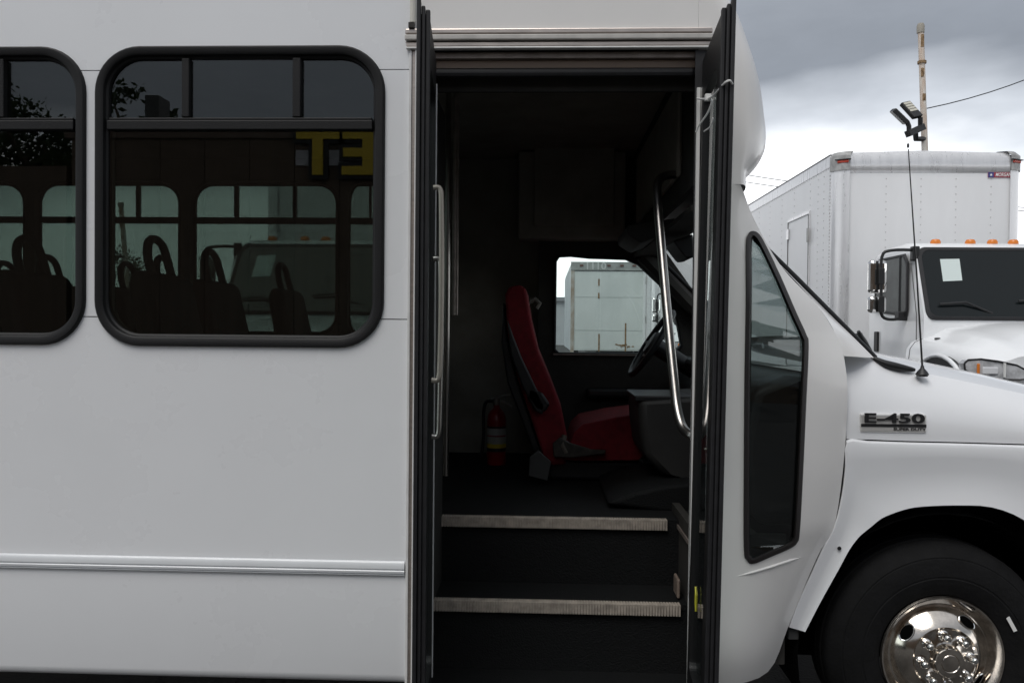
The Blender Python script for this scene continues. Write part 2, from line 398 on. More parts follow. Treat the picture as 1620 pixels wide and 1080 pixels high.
box('edge_strip', .0145, .018, -.018, -.006, LZ0+.05, BZ(683, 137, 0), ALUW, fl)
# rails on the left leaf
def leaf_rail(name, fr, s, zt, zb, y, off, r, m):
    tube(name, cr_spline([(s*.012, y, zt), (s*(.02+off*.5), y, zt-.004), (s*(.012+off), y-.004, zt-.06), (s*(.014+off), y-.01, (zt+zb)/2), (s*(.012+off), y-.014, zb+.07), (s*(.02+off*.5), y-.016, zb+.004), (s*.012, y-.016, zb)], 5, False), r, m, fr, 10)
leaf_rail('grab_handle', fl, s, BZ(690, 298, -.1), BZ(690, 600, -.1), -.10, .026, .0085, mat('handle_tan', (.36, .32, .28), .4, metal=.5))
leaf_rail('grab_handle', fl, s, BZ(690, 410, -.06), BZ(690, 688, -.06), -.06, .024, .009, STEEL)
xr_h, xr_n = BX(1106, 560, -.012), BX(1136, 560, -.42)
fr, s = leaf('right', xr_h, xr_n, 'entry door leaf held open with a cable tie')
fr.rotation_euler = (0, rad(.75), math.atan2(xr_n-xr_h, .405))
fr.location.x -= math.sin(rad(.75))*1.3
for (ua, ub, w) in ((1105.5, 1091, .0052), (1112.5, 1099, .0052)):
    pa, pb = B(ua, 139, -.016), B(ub, 1085, -.016)
    mb = MB().loft([[(pa.x-w, -.02, pa.z), (pa.x+w, -.02, pa.z), (pa.x+w, .01, pa.z), (pa.x-w, .01, pa.z)], [(pb.x-w, -.02, pb.z), (pb.x+w, -.02, pb.z), (pb.x+w, .01, pb.z), (pb.x-w, .01, pb.z)]])
    mb.add([(pa.x-w, -.02, pa.z), (pa.x+w, -.02, pa.z), (pa.x+w, .01, pa.z), (pa.x-w, .01, pa.z)], [(0, 1, 2, 3)]).done('edge_strip', WPLAST, bus)
box('jamb_trim', BX(1094, 540), BX(1118, 540), -.008, -.003, SKB-.02, hz[6]-.004, RUB, bus)
tube('grab_handle', cr_spline([(.012, -.09, 1.46), (.03, -.09, 1.44), (.034, -.09, 1.32), (.034, -.09, 1.2), (.03, -.09, 1.12), (.012, -.09, 1.105)], 5, False), .010, STEEL, fr, 10)
plate('sticker', [(-.10, .66), (-.078, .68), (-.078, .63), (-.10, .61)], [], -.0062, -.0036, mat('yellow_sticker', (.45, .43, .03), .5), fr, axis='x')
# cable tie holding that leaf
ct = MB()
ct.tube(cr_spline([B(1103, 156, -.03), B(1110, 157, -.12), B(1119, 156, -.24), B(1128, 152, -.33), B(1138, 141, -.41), B(1147, 131, -.452), B(1155, 128, -.46), B(1159, 134, -.45)], 5, False), .0032, 6)
ct.tube(cr_spline([B(1121, 155, -.27), B(1126, 160, -.29), B(1120, 178, -.26), B(1107, 197, -.20), B(1101, 209, -.18)], 5, False), .0026, 6)
ct.tube(cr_spline([B(1128, 187, -.33), B(1124, 200, -.31), B(1114, 208, -.25)], 5, False), .0024, 6)
ct.box(*sorted((BX(1115, 155, -.25), BX(1124, 155, -.25))), -.262, -.246, BZ(1118, 160, -.25), BZ(1118, 150, -.25))
tag(ct.done('cable_tie', WPLAST, None, smooth=True), 'white plastic cable tie with a loose tail on the entry door leaf', 'cable tie')

# ---- steps
Y2, Y1 = .38, .61
Z2, Z1 = BZ(880, 952, Y2), BZ(880, 819, Y1); Z3 = Z2-(Z1-Z2)
XS1 = BX(1077, 955, Y2)
sx0, sx1 = XD0+.008, XS1+.06
sx0 = XD0-.02
box('step_tread', sx0, sx1, .0, Y2+.02, Z3-.03, Z3, FLOORM, bus)
box('step_riser', sx0, sx1, Y2+.012, Y2+.03, Z3-.05, Z2-.026, FLOORM, bus)
box('step_tread', sx0, sx1, Y2+.012, Y1+.02, Z2-.028, Z2-.004, FLOORM, bus)
box('step_riser', sx0, sx1, Y1+.012, Y1+.03, Z2-.05, Z1-.026, FLOORM, bus)
box('bus_floor', XR+.02, 1.15, Y1+.014, 2.34, Z1-.028, Z1-.004, FLOORM, bus)
box('bus_floor', XR+.02, XD0-.002, .04, Y1+.012, Z1-.03, Z1-.005, FLOORM, bus)
box('step_side', XS1+.03, XS1+.06, Y2+.03, Y1+.4, Z3+.0, Z1+.03, DARK, bus)
box('edge_trim', XS1+.022, XS1+.028, Y2+.0, Y1+.12, Z1-.035, Z1-.02, ALUD, bus)
def nosing(x0, x1, y, z, hgt=.040):
    mb = MB(); n = int((x1-x0)/.0105); w = (x1-x0)/n
    for i in range(n):
        a = x0+i*w; mb.box(a+.0018, a+w-.0018, y-.008-rnd.random()*.0012, y+.03, z-hgt, z)
    mb.box(x0, x1, y+.000, y+.029, z-hgt+.001, z-.003)
    return mb.done('step_nosing', NOSE, bus)
nosing(BX(681, 950, Y2), BX(1077, 955, Y2), Y2, Z2)
nosing(BX(690, 817, Y1), BX(1056, 822, Y1), Y1, Z1)
box('edge_cap', XS1-.004, XS1+.008, Y2+.06, Y2+.15, Z2+.002, Z2+.075, mat('edge_brown', (.22, .17, .14), .6), bus, bev=.01)

# ---- upper front cap (over the cab)
sil = [(900, -118), (1000, -100), (1060, -72), (1104, -38), (1136, 0), (1150, 14), (1167, 39), (1180, 72), (1194, 117), (1203, 155), (1208, 189), (1212, 222), (1208, 247), (1194, 269), (1172, 290)]
sil = [tuple(p) for p in cr_spline([Vector(p) for p in sil], 3, False)]
loops = []
xs_ = XCS
for u, v in sil:
    p = B(u, v, .22); xf = p.x; z = p.z
    if v > 205: xflat = min(BX(1171, v), xf-.004)
    else:
        k_ = min(1, max(0, (205-v)/120)); xflat = (1-k_)*min(BX(1171, v), xf-.05)+k_*(xf-.13)
    xflat = max(xflat, xs_+.01)
    rx, ry = max(xf-xflat, .004), .30
    ov = 0.0
    c = [(xs_-.001, 0), ((xs_+xflat)/2, 0)]
    c += [(xflat+rx*math.sin(rad(a)), ry-ry*math.cos(rad(a))) for a in range(0, 91, 9)]
    c += [(xf, 1.2)]
    c += [(xflat+rx*math.sin(rad(a)), 2.4-ry+ry*math.cos(rad(a))) for a in range(90, -1, -9)]
    c += [(xs_, 2.4)]
    loops.append([(x, y, z) for x, y in c])
zl = BZ(1165, 291.5, 0); loops.append([(x, y, zl) for x, y, z in loops[-1]])
mb = MB().loft(loops, closed=False)
mb.done('front_cap', CAPW, bus, smooth=True, angle=60)
CAPB = loops[-1][0][2]
TOPC = loops[0][0][2]
box('cap_roof', .452, max(.47, loops[0][2][0]-.01), .02, 2.38, TOPZ+.0, TOPZ+.02, CAPW, bus)
# ---- cap side with the tall narrow window
H = [(1190,364),(1201,368),(1212,385),(1236,435),(1262,495),(1277,528),(1281,548),(1277,640),(1272,750),(1267,840),(1263,858),(1252,868),(1220,882),(1192,893),(1180,886),(1175,865),(1175,750),(1176,600),(1178,480),(1178,390),(1182,370)]
O = [(1160,290),(1171,291),(1193,347),(1235,420),(1290,480),(1320,525),(1335,565),(1341,630),(1333,748),(1319,835),(1299,869),(1277,917),(1247,991),(1215,1062),(1150,1085),(1104,1088),(1104,800),(1104,600),(1104,450),(1104,340),(1104,290)]
URT = [(290,1171),(347,1193),(420,1235),(480,1290),(525,1320),(565,1335),(630,1341),(748,1333),(835,1319),(869,1299),(917,1277),(991,1247),(1062,1222),(1090,1200)]
def interp(T, v):
    if v <= T[0][0]: return T[0][1]
    for (a, b), (c, d) in zip(T, T[1:]):
        if v <= c: return b+(d-b)*(v-a)/(c-a)
    return T[-1][1]
def ycap(u, v):
    ur = interp(URT, v); Y = interp([(290,.0),(347,.05),(420,.12),(560,.17),(1090,.17)], v)
    s_ = max(0, min(1, (u-1140)/(ur+1-1140))); y = Y*s_**2.6
    if v > 1010: y += .05*((v-1010)/80)**2
    return y
def CP(u, v, d=0.0):
    p = B(u, v, ycap(u, v)+d); return (p.x, p.y, p.z)
Hs = cr_spline([Vector(p) for p in H], 4); Os = cr_spline([Vector(p) for p in O], 4)
def clampO(p): return Vector((max(p.x, 1104), max(p.y, 290.5)))
Os = [clampO(p) for p in Os]
cen = Vector((1218, 640))
def shrink(P, d):
    n = len(P); R = []
    for i in range(n):
        t_ = (P[(i+1) % n]-P[i-1]).normalized(); R.append(P[i]+Vector((-t_.y, t_.x))*d)
    return R
Hin = shrink(Hs, 4)
rings = [[CP(*(h.lerp(o_, k/9))) for h, o_ in zip(Hin, Os)] for k in range(10)]
MB().loft(rings).done('cap_side', CAPW, bus, smooth=True, angle=50)
MB().loft([[CP(*(h.lerp(o_, k/5)), .022) for h, o_ in zip(Hin, Os)] for k in range(6)]).done('cap_liner', DARK, bus, smooth=True)
fl_ = []
for d, y in ((1, .004), (2, -.006), (3, -.008), (8, -.008), (9, -.004), (10, .006), (12, .018)):
    fl_.append([CP(p.x, p.y, y) for p in shrink(Hs, d)])
cw = MB().loft(fl_).done('corner_window', mat('dark_gasket', (.013, .010, .010), .55), bus, smooth=True, angle=40)
pi_ = shrink(Hs, 11); n_ = len(pi_)
fan = [CP(p.x, p.y, .008) for p in pi_]; fan2 = [CP(p.x, p.y, .012) for p in pi_]
tr_ = tessellate_polygon([[Vector((p.x, p.y, 0)) for p in pi_]])
GDk = glass('corner_glass', (.62, .68, .67), 1.6)
mk('pane', fan+fan2, [tuple(t_) for t_ in tr_]+[tuple(i+n_ for i in reversed(t_)) for t_ in tr_]+[(i, (i+1) % n_, n_+(i+1) % n_, n_+i) for i in range(n_)], GDk, cw)
tube('crease', [CP(1166, 911, .0), CP(1190, 905, -.0025), CP(1220, 896, -.003), CP(1250, 886, -.002), CP(1272, 880, .002)], [.0005, .004, .0045, .004, .0005], CAPW, bus, 8)
# inner side of the lower cap so that no light leaks in
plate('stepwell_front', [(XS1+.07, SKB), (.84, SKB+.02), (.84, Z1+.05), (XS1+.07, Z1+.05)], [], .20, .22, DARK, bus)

zsh = BZ(1220, 905, .1)
box('gap_blocker', XS1+.07, .80, .20, .6, zsh+.03, zsh+.05, DARK, bus)  # added plate, only blocks the bright gap below the corner window
# ---- van fender, hood, pillar
YF = .175
T_ = [(1336,562),(1380,568),(1402,576),(1430,584),(1472,592),(1517,601),(1570,612),(1620,623),(1700,642),(1800,672),(1900,710)]
M_ = [(1339,694),(1380,695),(1402,696),(1430,697),(1472,698),(1517,699),(1570,700.5),(1620,702),(1700,704),(1800,707),(1900,712)]
Ts = cr_spline([Vector(p) for p in T_], 3, False); Ms = cr_spline([Vector(p) for p in M_], 3, False)
rows = []
for k in range(11):
    t_ = k/10
    rows.append([B(*(m_.lerp(tp, t_)), YF+.003+.11*t_**2.4) for m_, tp in zip(Ms, Ts)])
fend = MB().loft(rows, closed=False)
lipu = [B(p.x, p.y+1.2, YF+.004) for p in Ms]
OB = [(1247,991),(1261,952),(1279,913),(1299,869),(1319,830),(1331,780),(1336,735),(1338.5,696),(1372,697),(1402,698),(1430,699),(1472,700),(1517,701),(1570,702.5),(1620,704),(1720,707),(1850,711),(1900,760),(1906,860),(1906,1000)]
IB = [(1274,999),(1285,977),(1303,943),(1326,902),(1344,869),(1358,850),(1368,841),(1378,833),(1390,823),(1402,816),(1430,806),(1458,801),(1513,799),(1569,802),(1620,822),(1668,862),(1710,930),(1730,1000),(1737,1030),(1740,1060)]
Os2 = cr_spline([Vector(p) for p in OB], 3, False); Is2 = cr_spline([Vector(p) for p in IB], 3, False)
ring = []
for k, (t_, dy) in enumerate(((0, .004), (.03, -.006), (.09, -.010), (.25, -.008), (.45, -.002), (.62, -.002), (.8, -.006), (.93, -.012), (1, -.015))):
    ring.append([B(*(o_.lerp(i_, t_)), YF+dy) for o_, i_ in zip(Os2, Is2)])
ring.append([B(i_.x, i_.y, YF-.015)+Vector((0, .03, 0)) for i_ in Is2])
fend.loft(ring, closed=False)
fender = fend.done('fender', VANW, bus, smooth=True, angle=32)
# lower tail joint and dark wheel house
hood_e = [B(p.x, p.y, YF+.113) for p in Ts]
rows = []
for k in range(25):
    s_ = k/24; y = hood_e[0].y+.003+(2.4-2*hood_e[0].y)*s_
    c_ = math.sin(math.pi*s_); rb = .035*min(1, s_*12, (1-s_)*12)+.055*c_**.6
    rows.append([(p.x+.06*c_, y, p.z+rb*(.72)-.002) for p in hood_e])
MB().loft(rows, closed=False).done('hood', VANW, bus, smooth=True, angle=40)
# fender far side (closes the nose) and grille panel, mostly unseen
nx = hood_e[-1].x
box('nose_panel', nx-.02, nx+.05, YF+.05, 2.4-YF-.05, .55, hood_e[-1].z-.0, GPLAST, bus, bev=.03)
box('bumper', nx+.0, nx+.12, YF-.02, 2.42-YF, .42, .62, CHROME, bus, bev=.03)
box('far_fender', .95, nx, 2.4-YF-.03, 2.4-YF, .55, hood_e[0].z-.12, VANW, bus)
WHX, WHZ = BX(1489, 1037, .2), BZ(1489, 1037, .2)
ah = []
for a in range(-20, 201, 10): ah.append((WHX+.49*math.cos(rad(a)), WHZ+.49*math.sin(rad(a))))
MB().loft([[(x, YF+.01, z) for x, z in ah], [(x, .62, z) for x, z in ah]], closed=False).done('wheel_liner', mat('arch_black', (.005, .005, .005), .9, spec=.1), bus, smooth=True)
box('wheel_house', WHX-.55, WHX+.6, .62, .64, .2, 1.15, MATS['arch_black'], bus)
# A-pillar and windshield
AP0, AP1 = B(1231, 414, .30), B(1384, 566, .30)
d_ = (AP1-AP0); AP0 = AP0-d_*.62; 
pl_ = cr_spline([Vector(p) for p in ((1235,420),(1265,452),(1290,480),(1313,511),(1326,540),(1335,563))], 3, False)
gk = cr_spline([Vector(p) for p in ((1234,418),(1262,446),(1291,475),(1321,505),(1351,534),(1383,566))], 3, False)
MB().loft([[B(a.lerp(b, k/4).x, a.lerp(b, k/4).y, ycap(a.x, a.y)*(1-k/4)+.28*(k/4)+.002-.02*math.sin(math.pi*k/4)) for a, b in zip(pl_, gk)] for k in range(5)], closed=False).done('windshield_pillar', CAPW, bus, smooth=True)
for yy in (.30, 2.10):
    tube('windshield_gasket', [AP0+Vector((0, yy-.3, 0)), (AP0+AP1)/2+Vector((0, yy-.3, .004)), AP1+Vector((0, yy-.3, 0))], .011, RUB, bus, 8)
far_ = Vector((0, 1.8, 0))
MB().loft([[AP0, AP1], [AP0+far_, AP1+far_]], closed=False).done('windshield', GC, bus, fix=False)
nrm = Vector((.7, 0, .7))*.005
# pillar inside on the driver's side
mb = MB().tube([AP0+far_+Vector((-.05, .02, -.02)), (AP0+AP1)/2+far_+Vector((-.05, .03, -.03)), AP1+far_+Vector((-.03, .03, -.04))], .045, 8)
mb.done('pillar_trim', DARK, bus, smooth=True)
# cowl, wiper, antenna
cowl = cr_spline([B(1382, 566, .285), B(1400, 575, .275), B(1424, 581, .27), B(1447, 585, .275)], 4, False)
tube('cowl_seal', cowl, [.006+.008*math.sin(math.pi*i/(len(cowl)-1)) for i in range(len(cowl))], BPLAST, bus, 8)
tube('wiper', [B(1358, 524, .34), B(1366, 541, .36), B(1377, 556, .36)], [.006, .014, .008], BPLAST, bus, 8)
tube('wiper', [B(1352, 530, .4), B(1362, 528, .42), B(1370, 545, .42)], .006, BPLAST, bus, 8)
ab = B(1459, 589, .25)
ant = MB().lathe([(.0, .024), (.005, .024), (.007, .014), (.016, .004), (.022, -.006), (.017, -.014)], 16, ab, 'z').done('antenna', BPLAST, bus, smooth=True)
tube('mast', [ab+Vector((0, 0, .02)), B(1450, 430, .25), B(1437, 236, .25)], [.0035, .0028, .0017], BPLAST, ant, 6)
MB().lathe([(.0, .01), (.004, .006), (.004, -.004), (.0, -.008)], 8, B(1436.6, 231, .25), 'z').done('mast_tip', BPLAST, ant, smooth=True)
# fender badge
bx0, bx1 = BX(1361, 668, YF), BX(1466, 668, YF); bzt, bzb = BZ(1413, 654, YF+.01), BZ(1413, 684, YF)
tilt = rad(.0)
bd = bevel(MB().box(bx0, bx1, YF-.002, YF+.05, bzb, bzt).done('badge', mat('badge_silver', (.74, .73, .71), .25, metal=.5), bus), .006, 3)
zm = bzb+(bzt-bzb)*.38
box('badge_band', bx0+.002, bx1-.002, YF-.0035, YF-.0022, zm-.005, zm+.005, BPLAST, bd)
me = text_mesh('E-450', .044, .003, .0010, 2.0); me.transform(FACE_CAM); link('badge_letters', me, BPLAST, bd, loc=((bx0+bx1)/2, YF-.004, (zm+.006+bzt)/2+.001))
me = text_mesh('SUPER DUTY', .0125, .0008, .0002, 1.5); me.transform(FACE_CAM); link('badge_letters', me, BPLAST, bd, loc=(bx0+(bx1-bx0)*.74, YF-.003, (bzb+zm)/2))
MB().lathe([(.0, -.002), (.006, -.002), (.007, .001)], 10, B(1328, 867, YF-.008), 'y').done('fender_bolt', BPLAST, bus)
box('sill_bracket', BX(1246, 1000, .2), BX(1263, 1000, .2), .19, .3, BZ(1250, 1010, .2), BZ(1250, 994, .2), GPLAST, bus, bev=.004)
# ---- front wheel
wh = thing('wheel', None, None); wh.parent = bus; wh.location = (WHX, .20, WHZ); 
for k in ('label', 'category'):
    if k in wh: del wh[k]
wh.scale = (1.03, 1, 1.03)
tp = [(.198, .02), (.205, -.004), (.225, -.014), (.245, -.019), (.262, -.022), (.264, -.0205), (.268, -.0205), (.27, -.022), (.30, -.021), (.325, -.014), (.327, -.0115), (.332, -.0115), (.334, -.010), (.350, .004), (.362, .014), (.370, .024), (.374, .034), (.3745, .055), (.366, .058), (.366, .066), (.376, .069), (.378, .10), (.368, .103), (.368, .112), (.378, .115), (.376, .15), (.374, .19), (.35, .22), (.25, .24), (.19, .2)]
MB().lathe(tp, 72).done('tyre', TYRE, wh, smooth=True, angle=28)
rp = [(.199, .004), (.203, -.008), (.199, -.014), (.193, -.012), (.172, .012), (.166, .020), (.160, .018), (.148, .004), (.130, -.012), (.113, -.026), (.106, -.030), (.1035, -.026), (.098, -.022), (.062, -.030), (.054, -.034), (.05, -.058), (.046, -.064), (.030, -.066), (.028, -.064), (.026, -.066), (0, -.067)]
rim = MB().lathe(rp, 64).done('rim', WHEELM, wh, smooth=True, angle=25)
for k in range(8):
    a = rad(90+45*k+6); c, d = .080*math.cos(a), .080*math.sin(a)
    MB().lathe([(.0165, -.02), (.0165, -.034), (.0135, -.037), (.0135, -.056), (.0115, -.063), (.007, -.068), (0, -.069)], 14, (c, 0, d)).done('lug_nut', CHROME, rim, smooth=True, angle=40)
for k in range(4):
    a = rad(56+90*k); rm = .140
    ctr = Vector((rm*math.cos(a), -.006, rm*math.sin(a))); tg = Vector((-math.sin(a), 0, math.cos(a))); rd_ = Vector((math.cos(a)*.8, .6, math.sin(a)*.8))
    ell = [ctr+tg*.030*math.cos(b)+rd_*.019*math.sin(b) for b in [2*math.pi*j/20 for j in range(20)]]
    MB().tube(ell+[ell[0]], .0026, 6, False).done('hole_rim', CHROME, rim, smooth=True)
    nn_ = tg.cross(rd_).normalized(); nn_ = nn_ if nn_.y < 0 else -nn_
    mk('hole_shade_disc', [p+nn_*.0012 for p in ell], [tuple(range(20))], mat('hole_black', (.003, .003, .003), 1, spec=0), rim)  # flat black disc stands in for the shade inside the open hole
# tyre sticker
q = [Vector((rr*math.cos(rad(a)), -.0245, rr*math.sin(rad(a)))) for rr, a in ((.240, 23), (.252, 23), (.252, 35), (.240, 35))]
mk('tyre_sticker', q+[p+Vector((0, .002, 0)) for p in q], [(0,1,2,3),(0,1,5,4),(1,2,6,5),(2,3,7,6),(3,0,4,7)], WPLAST, wh)

# ---- bus interior
# driver's door with its window
dw = [(880.5,414),(885,407),(903,406),(932,409),(990,411),(1009,419),(1028,437),(1043,451),(1058,478),(1070,510),(1076,545),(1066,557),(1009,558),(884,557),(879,552)]
dwp = [(B(u, v, 2.2).x, B(u, v, 2.2).z) for u, v in dw]
dd = plate('driver_door', [(XBK-.02, .45), (1.12, .45), (1.12, 1.36), (.66, 2.0), (XBK-.02, 2.03)], [dwp], 2.18, 2.23, DARK, bus)
cx_ = sum(p[0] for p in dwp)/len(dwp); cz_ = sum(p[1] for p in dwp)/len(dwp)
MB().loft([[(cx_+(x-cx_)*k, y, cz_+(z-cz_)*k) for x, z in dwp] for k, y in ((1.035, 2.175), (1.02, 2.168), (1.0, 2.172), (.995, 2.19))]).done('window_gasket', RUB, dd, smooth=True)
plate('pane', [(cx_+(x-cx_)*1.01, cz_+(z-cz_)*1.01) for x, z in dwp], [], 2.20, 2.204, GC, dd)
box('armrest', .25, .8, 2.1, 2.175, 1.08, 1.14, BPLAST, dd, bev=.02)
box('sill_strip', XBK+.03, .62, 2.160, 2.172, dwp[-2][1]-.016, dwp[-2][1]-.006, ALUD, dd)
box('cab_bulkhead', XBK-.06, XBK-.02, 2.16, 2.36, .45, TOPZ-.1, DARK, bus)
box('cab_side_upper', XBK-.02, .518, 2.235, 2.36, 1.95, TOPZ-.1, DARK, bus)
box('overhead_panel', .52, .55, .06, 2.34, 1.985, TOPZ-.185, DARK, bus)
box('overhead_door', .50, .519, .5, 1.9, 2.06, TOPZ-.3, GREYI, bus, bev=.01)
cbx = [BX(820, 300, 2.05), BX(990, 300, 2.05), BZ(900, 378, 2.05), BZ(900, 196, 2.05)]
box('bulkhead_panel', cbx[0], min(cbx[1], .515), 2.05, 2.23, cbx[2], min(cbx[3], TOPZ-.23), GREYI, bus, bev=.012)
box('locker_door', BX(845, 300, 2.04), BX(972, 300, 2.04), 2.032, 2.049, BZ(900, 358, 2.04), BZ(900, 212, 2.04), GREYI, bus, bev=.006)
box('overhead_underside', .52, AP0.x+.03, .30, 2.19, AP0.z-.03, AP0.z-.01, DARK, bus)
extr('sun_visor', [(BX(980, 372, 1.6), BZ(980, 372, 1.6)), (BX(1050, 362, 1.6), BZ(1050, 362, 1.6)), (BX(1052, 378, 1.6), BZ(1052, 378, 1.6)), (BX(1000, 398, 1.6), BZ(1000, 398, 1.6)), (BX(980, 385, 1.6), BZ(980, 385, 1.6))], 1.2, 1.7, GPLAST, bus, .01)
extr('rear_view_mirror', [(BX(1062, 383, .95), BZ(1062, 383, .95)), (BX(1093, 372, .95), BZ(1093, 372, .95)), (BX(1096, 408, .95), BZ(1096, 408, .95)), (BX(1083, 410, .95), BZ(1083, 410, .95)), (BX(1073, 398, .95), BZ(1073, 398, .95))], .9, 1.15, BPLAST, bus, .008)
# dash
dash = [(.80, .75), (.74, 1.06), (.78, 1.26), (.90, 1.31), (AP1.x-.01, 1.30), (AP1.x+.02, .75)]
extr('dashboard', dash, .42, 2.16, BPLAST, bus, .04)
box('instrument_hood', .74, .98, 1.5, 2.0, 1.25, 1.335, BPLAST, bus, bev=.03)
# steering wheel
sc_ = B(1031, 543, 1.72); ax = Vector((-.84, 0, .54)).normalized(); e1 = Vector((0, 1, 0)); e2 = ax.cross(e1)
st = MB().tube([sc_+(e1*math.cos(a)+e2*math.sin(a))*.195 for a in [2*math.pi*j/40 for j in range(41)]], .016, 10, False).done('steering_wheel', BPLAST, bus, smooth=True)
mb = MB().lathe([(0, .05), (.06, .045), (.075, .02), (.07, 0), (0, 0)], 20, (0, 0, 0), 'z')
hub = mb.done('hub', GPLAST, st, smooth=True); hub.matrix_local = Matrix.Translation(sc_-ax*.03) @ ax.to_track_quat('Z', 'Y').to_matrix().to_4x4()
for a in (0, 180, 270):
    d = e1*math.cos(rad(a))+e2*math.sin(rad(a)); tube('spoke', [sc_-ax*.02+d*.06, sc_+d*.19], .014, GPLAST, st, 8)
tube('steering_column', [sc_-ax*.03, sc_-ax*.35], .045, BPLAST, bus, 12)
# driver's seat
def PXP(L, y): return [(B(u, v, y).x, B(u, v, y).z) for u, v in L]
bk = PXP([(803,470),(809,458),(825,455),(834,461),(841,505),(852,552),(872,600),(887,640),(897,690),(893,720),(872,722),(858,705),(842,655),(822,595),(807,530)], 1.72)
ds = extr('driver_seat', bk, 1.42, 1.92, RED, bus, .035, 4)
cu = PXP([(905,672),(918,660),(965,650),(1005,645),(1012,655),(1012,700),(1000,713),(915,714),(890,712)], 1.72)
extr('seat_cushion', cu, 1.40, 1.93, RED, ds, .035, 4)
extr('seat_bolster', PXP([(836,612),(858,620),(870,638),(862,650),(846,645),(834,628)], 1.42), 1.37, 1.41, BPLAST, ds, .01)
extr('seat_back_shell', PXP([(800,480),(806,532),(821,597),(841,657),(857,707),(848,712),(829,660),(806,600),(797,540)], 1.72), 1.45, 1.89, BPLAST, ds, .01)
extr('seat_bolster', PXP([(803,505),(812,530),(826,566),(848,612),(862,640),(858,655),(846,648),(826,610),(808,560)], 1.41), 1.37, 1.405, BPLAST, ds, .008)
extr('recliner', PXP([(874,700),(886,690),(902,699),(935,709),(958,710),(956,716),(905,722),(876,721)], 1.40), 1.36, 1.385, mat('beige_metal', (.05, .042, .036), .5, noise=.5, nscale=30), ds, .005)
tube('belt_buckle', [B(893, 688, 1.38), B(890, 704, 1.37), B(896, 716, 1.37)], .014, mat('belt', (.14, .12, .10), .6), ds, 8)
box('seat_base', BX(868, 740, 1.6), BX(1015, 740, 1.6), 1.45, 1.9, Z1, BZ(900, 722, 1.6), BPLAST, ds, bev=.015)
extr('mud_flap', PXP([(838,722),(852,712),(872,730),(866,760),(836,752)], 1.3), 1.29, 1.31, GPLAST, ds, .004)
tube('belt_anchor', [B(836, 478, 2.05), B(846, 473, 2.05), B(853, 480, 2.05), B(848, 487, 2.05)], .016, mat('beige_plastic', (.2, .19, .17), .5), bus, 8)
# engine cover
ec = PXP([(1006,630),(1060,626),(1120,622),(1130,700),(1120,764),(1040,742),(1014,715),(1008,668)], 1.05)
extr('engine_cover', ec, .95, 1.42, mat('cover_grey', (.028, .027, .026), .6, noise=.3, nscale=7), bus, .03, 3)
box('cover_tray', BX(1003, 630, 1.0), BX(1110, 630, 1.0), .96, 1.35, BZ(1050, 634, 1.0), BZ(1050, 625, 1.0), BPLAST, bus, bev=.006)
extr('floor_hump', PXP([(955,790),(985,775),(1040,762),(1110,756),(1130,800),(1100,812)], .9), .8, 1.45, FLOORM, bus, .02)
# grab rails and stanchions
tube('grab_rail', cr_spline([B(1068, 276, .55), B(1050, 279, .50), B(1040, 292, .46), B(1041, 330, .42), B(1047, 400, .36), B(1056, 500, .27), B(1067, 610, .17), B(1072, 650, .13), B(1080, 676, .09), B(1092, 688, .05), B(1100, 690, .04)], 6, False), .0165, STEEL, bus, 14)
for (u, y, v0, v1, r) in ((708, .85, 100, 752, .012), (719, .75, 120, 498, .009), (723, .75, 120, 498, .006)):
    a, b = B(u, v0, y), B(u, v1, y); xx = B(u, 400, y).x
    tube('stanchion', [(xx, y, min(a.z, TOPZ-.1)), (xx, y, max(b.z, Z1-.004))], r, STEEL if r > .01 else ALUD, bus, 10)
box('modesty_panel', BX(690, 600, 1.0)-.02, BX(690, 600, 1.0), .75, 1.2, Z1+.1, 1.45, GREYI, bus, bev=.008)
# passenger seats
def pseat():
    bkp = [(-.06, .40), (.04, .40), (.0, .72), (-.07, 1.05), (-.13, 1.07), (-.15, 1.0), (-.10, .7)]
    r_ = extr('passenger_seat', bkp, -.21, .21, MAROON, bus, .04, 4)
    cp = [(-.08, .40), (-.06, .46), (.2, .48), (.38, .47), (.40, .40), (.36, .36), (-.05, .35)]
    extr('cushion', cp, -.21, .21, MAROON, r_, .03, 3)
    tube('grab_loop', cr_spline([(-.10, -.085, 1.02), (-.125, -.085, 1.12), (-.135, -.06, 1.19), (-.14, 0, 1.215), (-.135, .06, 1.19), (-.125, .085, 1.12), (-.10, .085, 1.02)], 4, False), .018, BPLAST, r_, 8)
    MB().box(-.02, .3, -.17, -.14, .0, .36).box(-.02, .3, .14, .17, .0, .36).done('seat_leg', BPLAST, r_)
    return r_
ps = pseat(); first = True
SP = [(252, 388, .62), (338, 402, 1.15), (205, 430, 1.92), (450, 432, 1.92), (50, 405, .62), (12, 428, 1.92), (262, 440, 1.50), (80, 430, 1.5), (-70, 402, .62)]
for (x, y) in [(BX(u, v, y_)+.12, y_) for u, v, y_ in SP]:
    o = ps if first else copy_tree(ps, bus); first = False
    o.location = (x, y, Z1); o.scale.z = .905

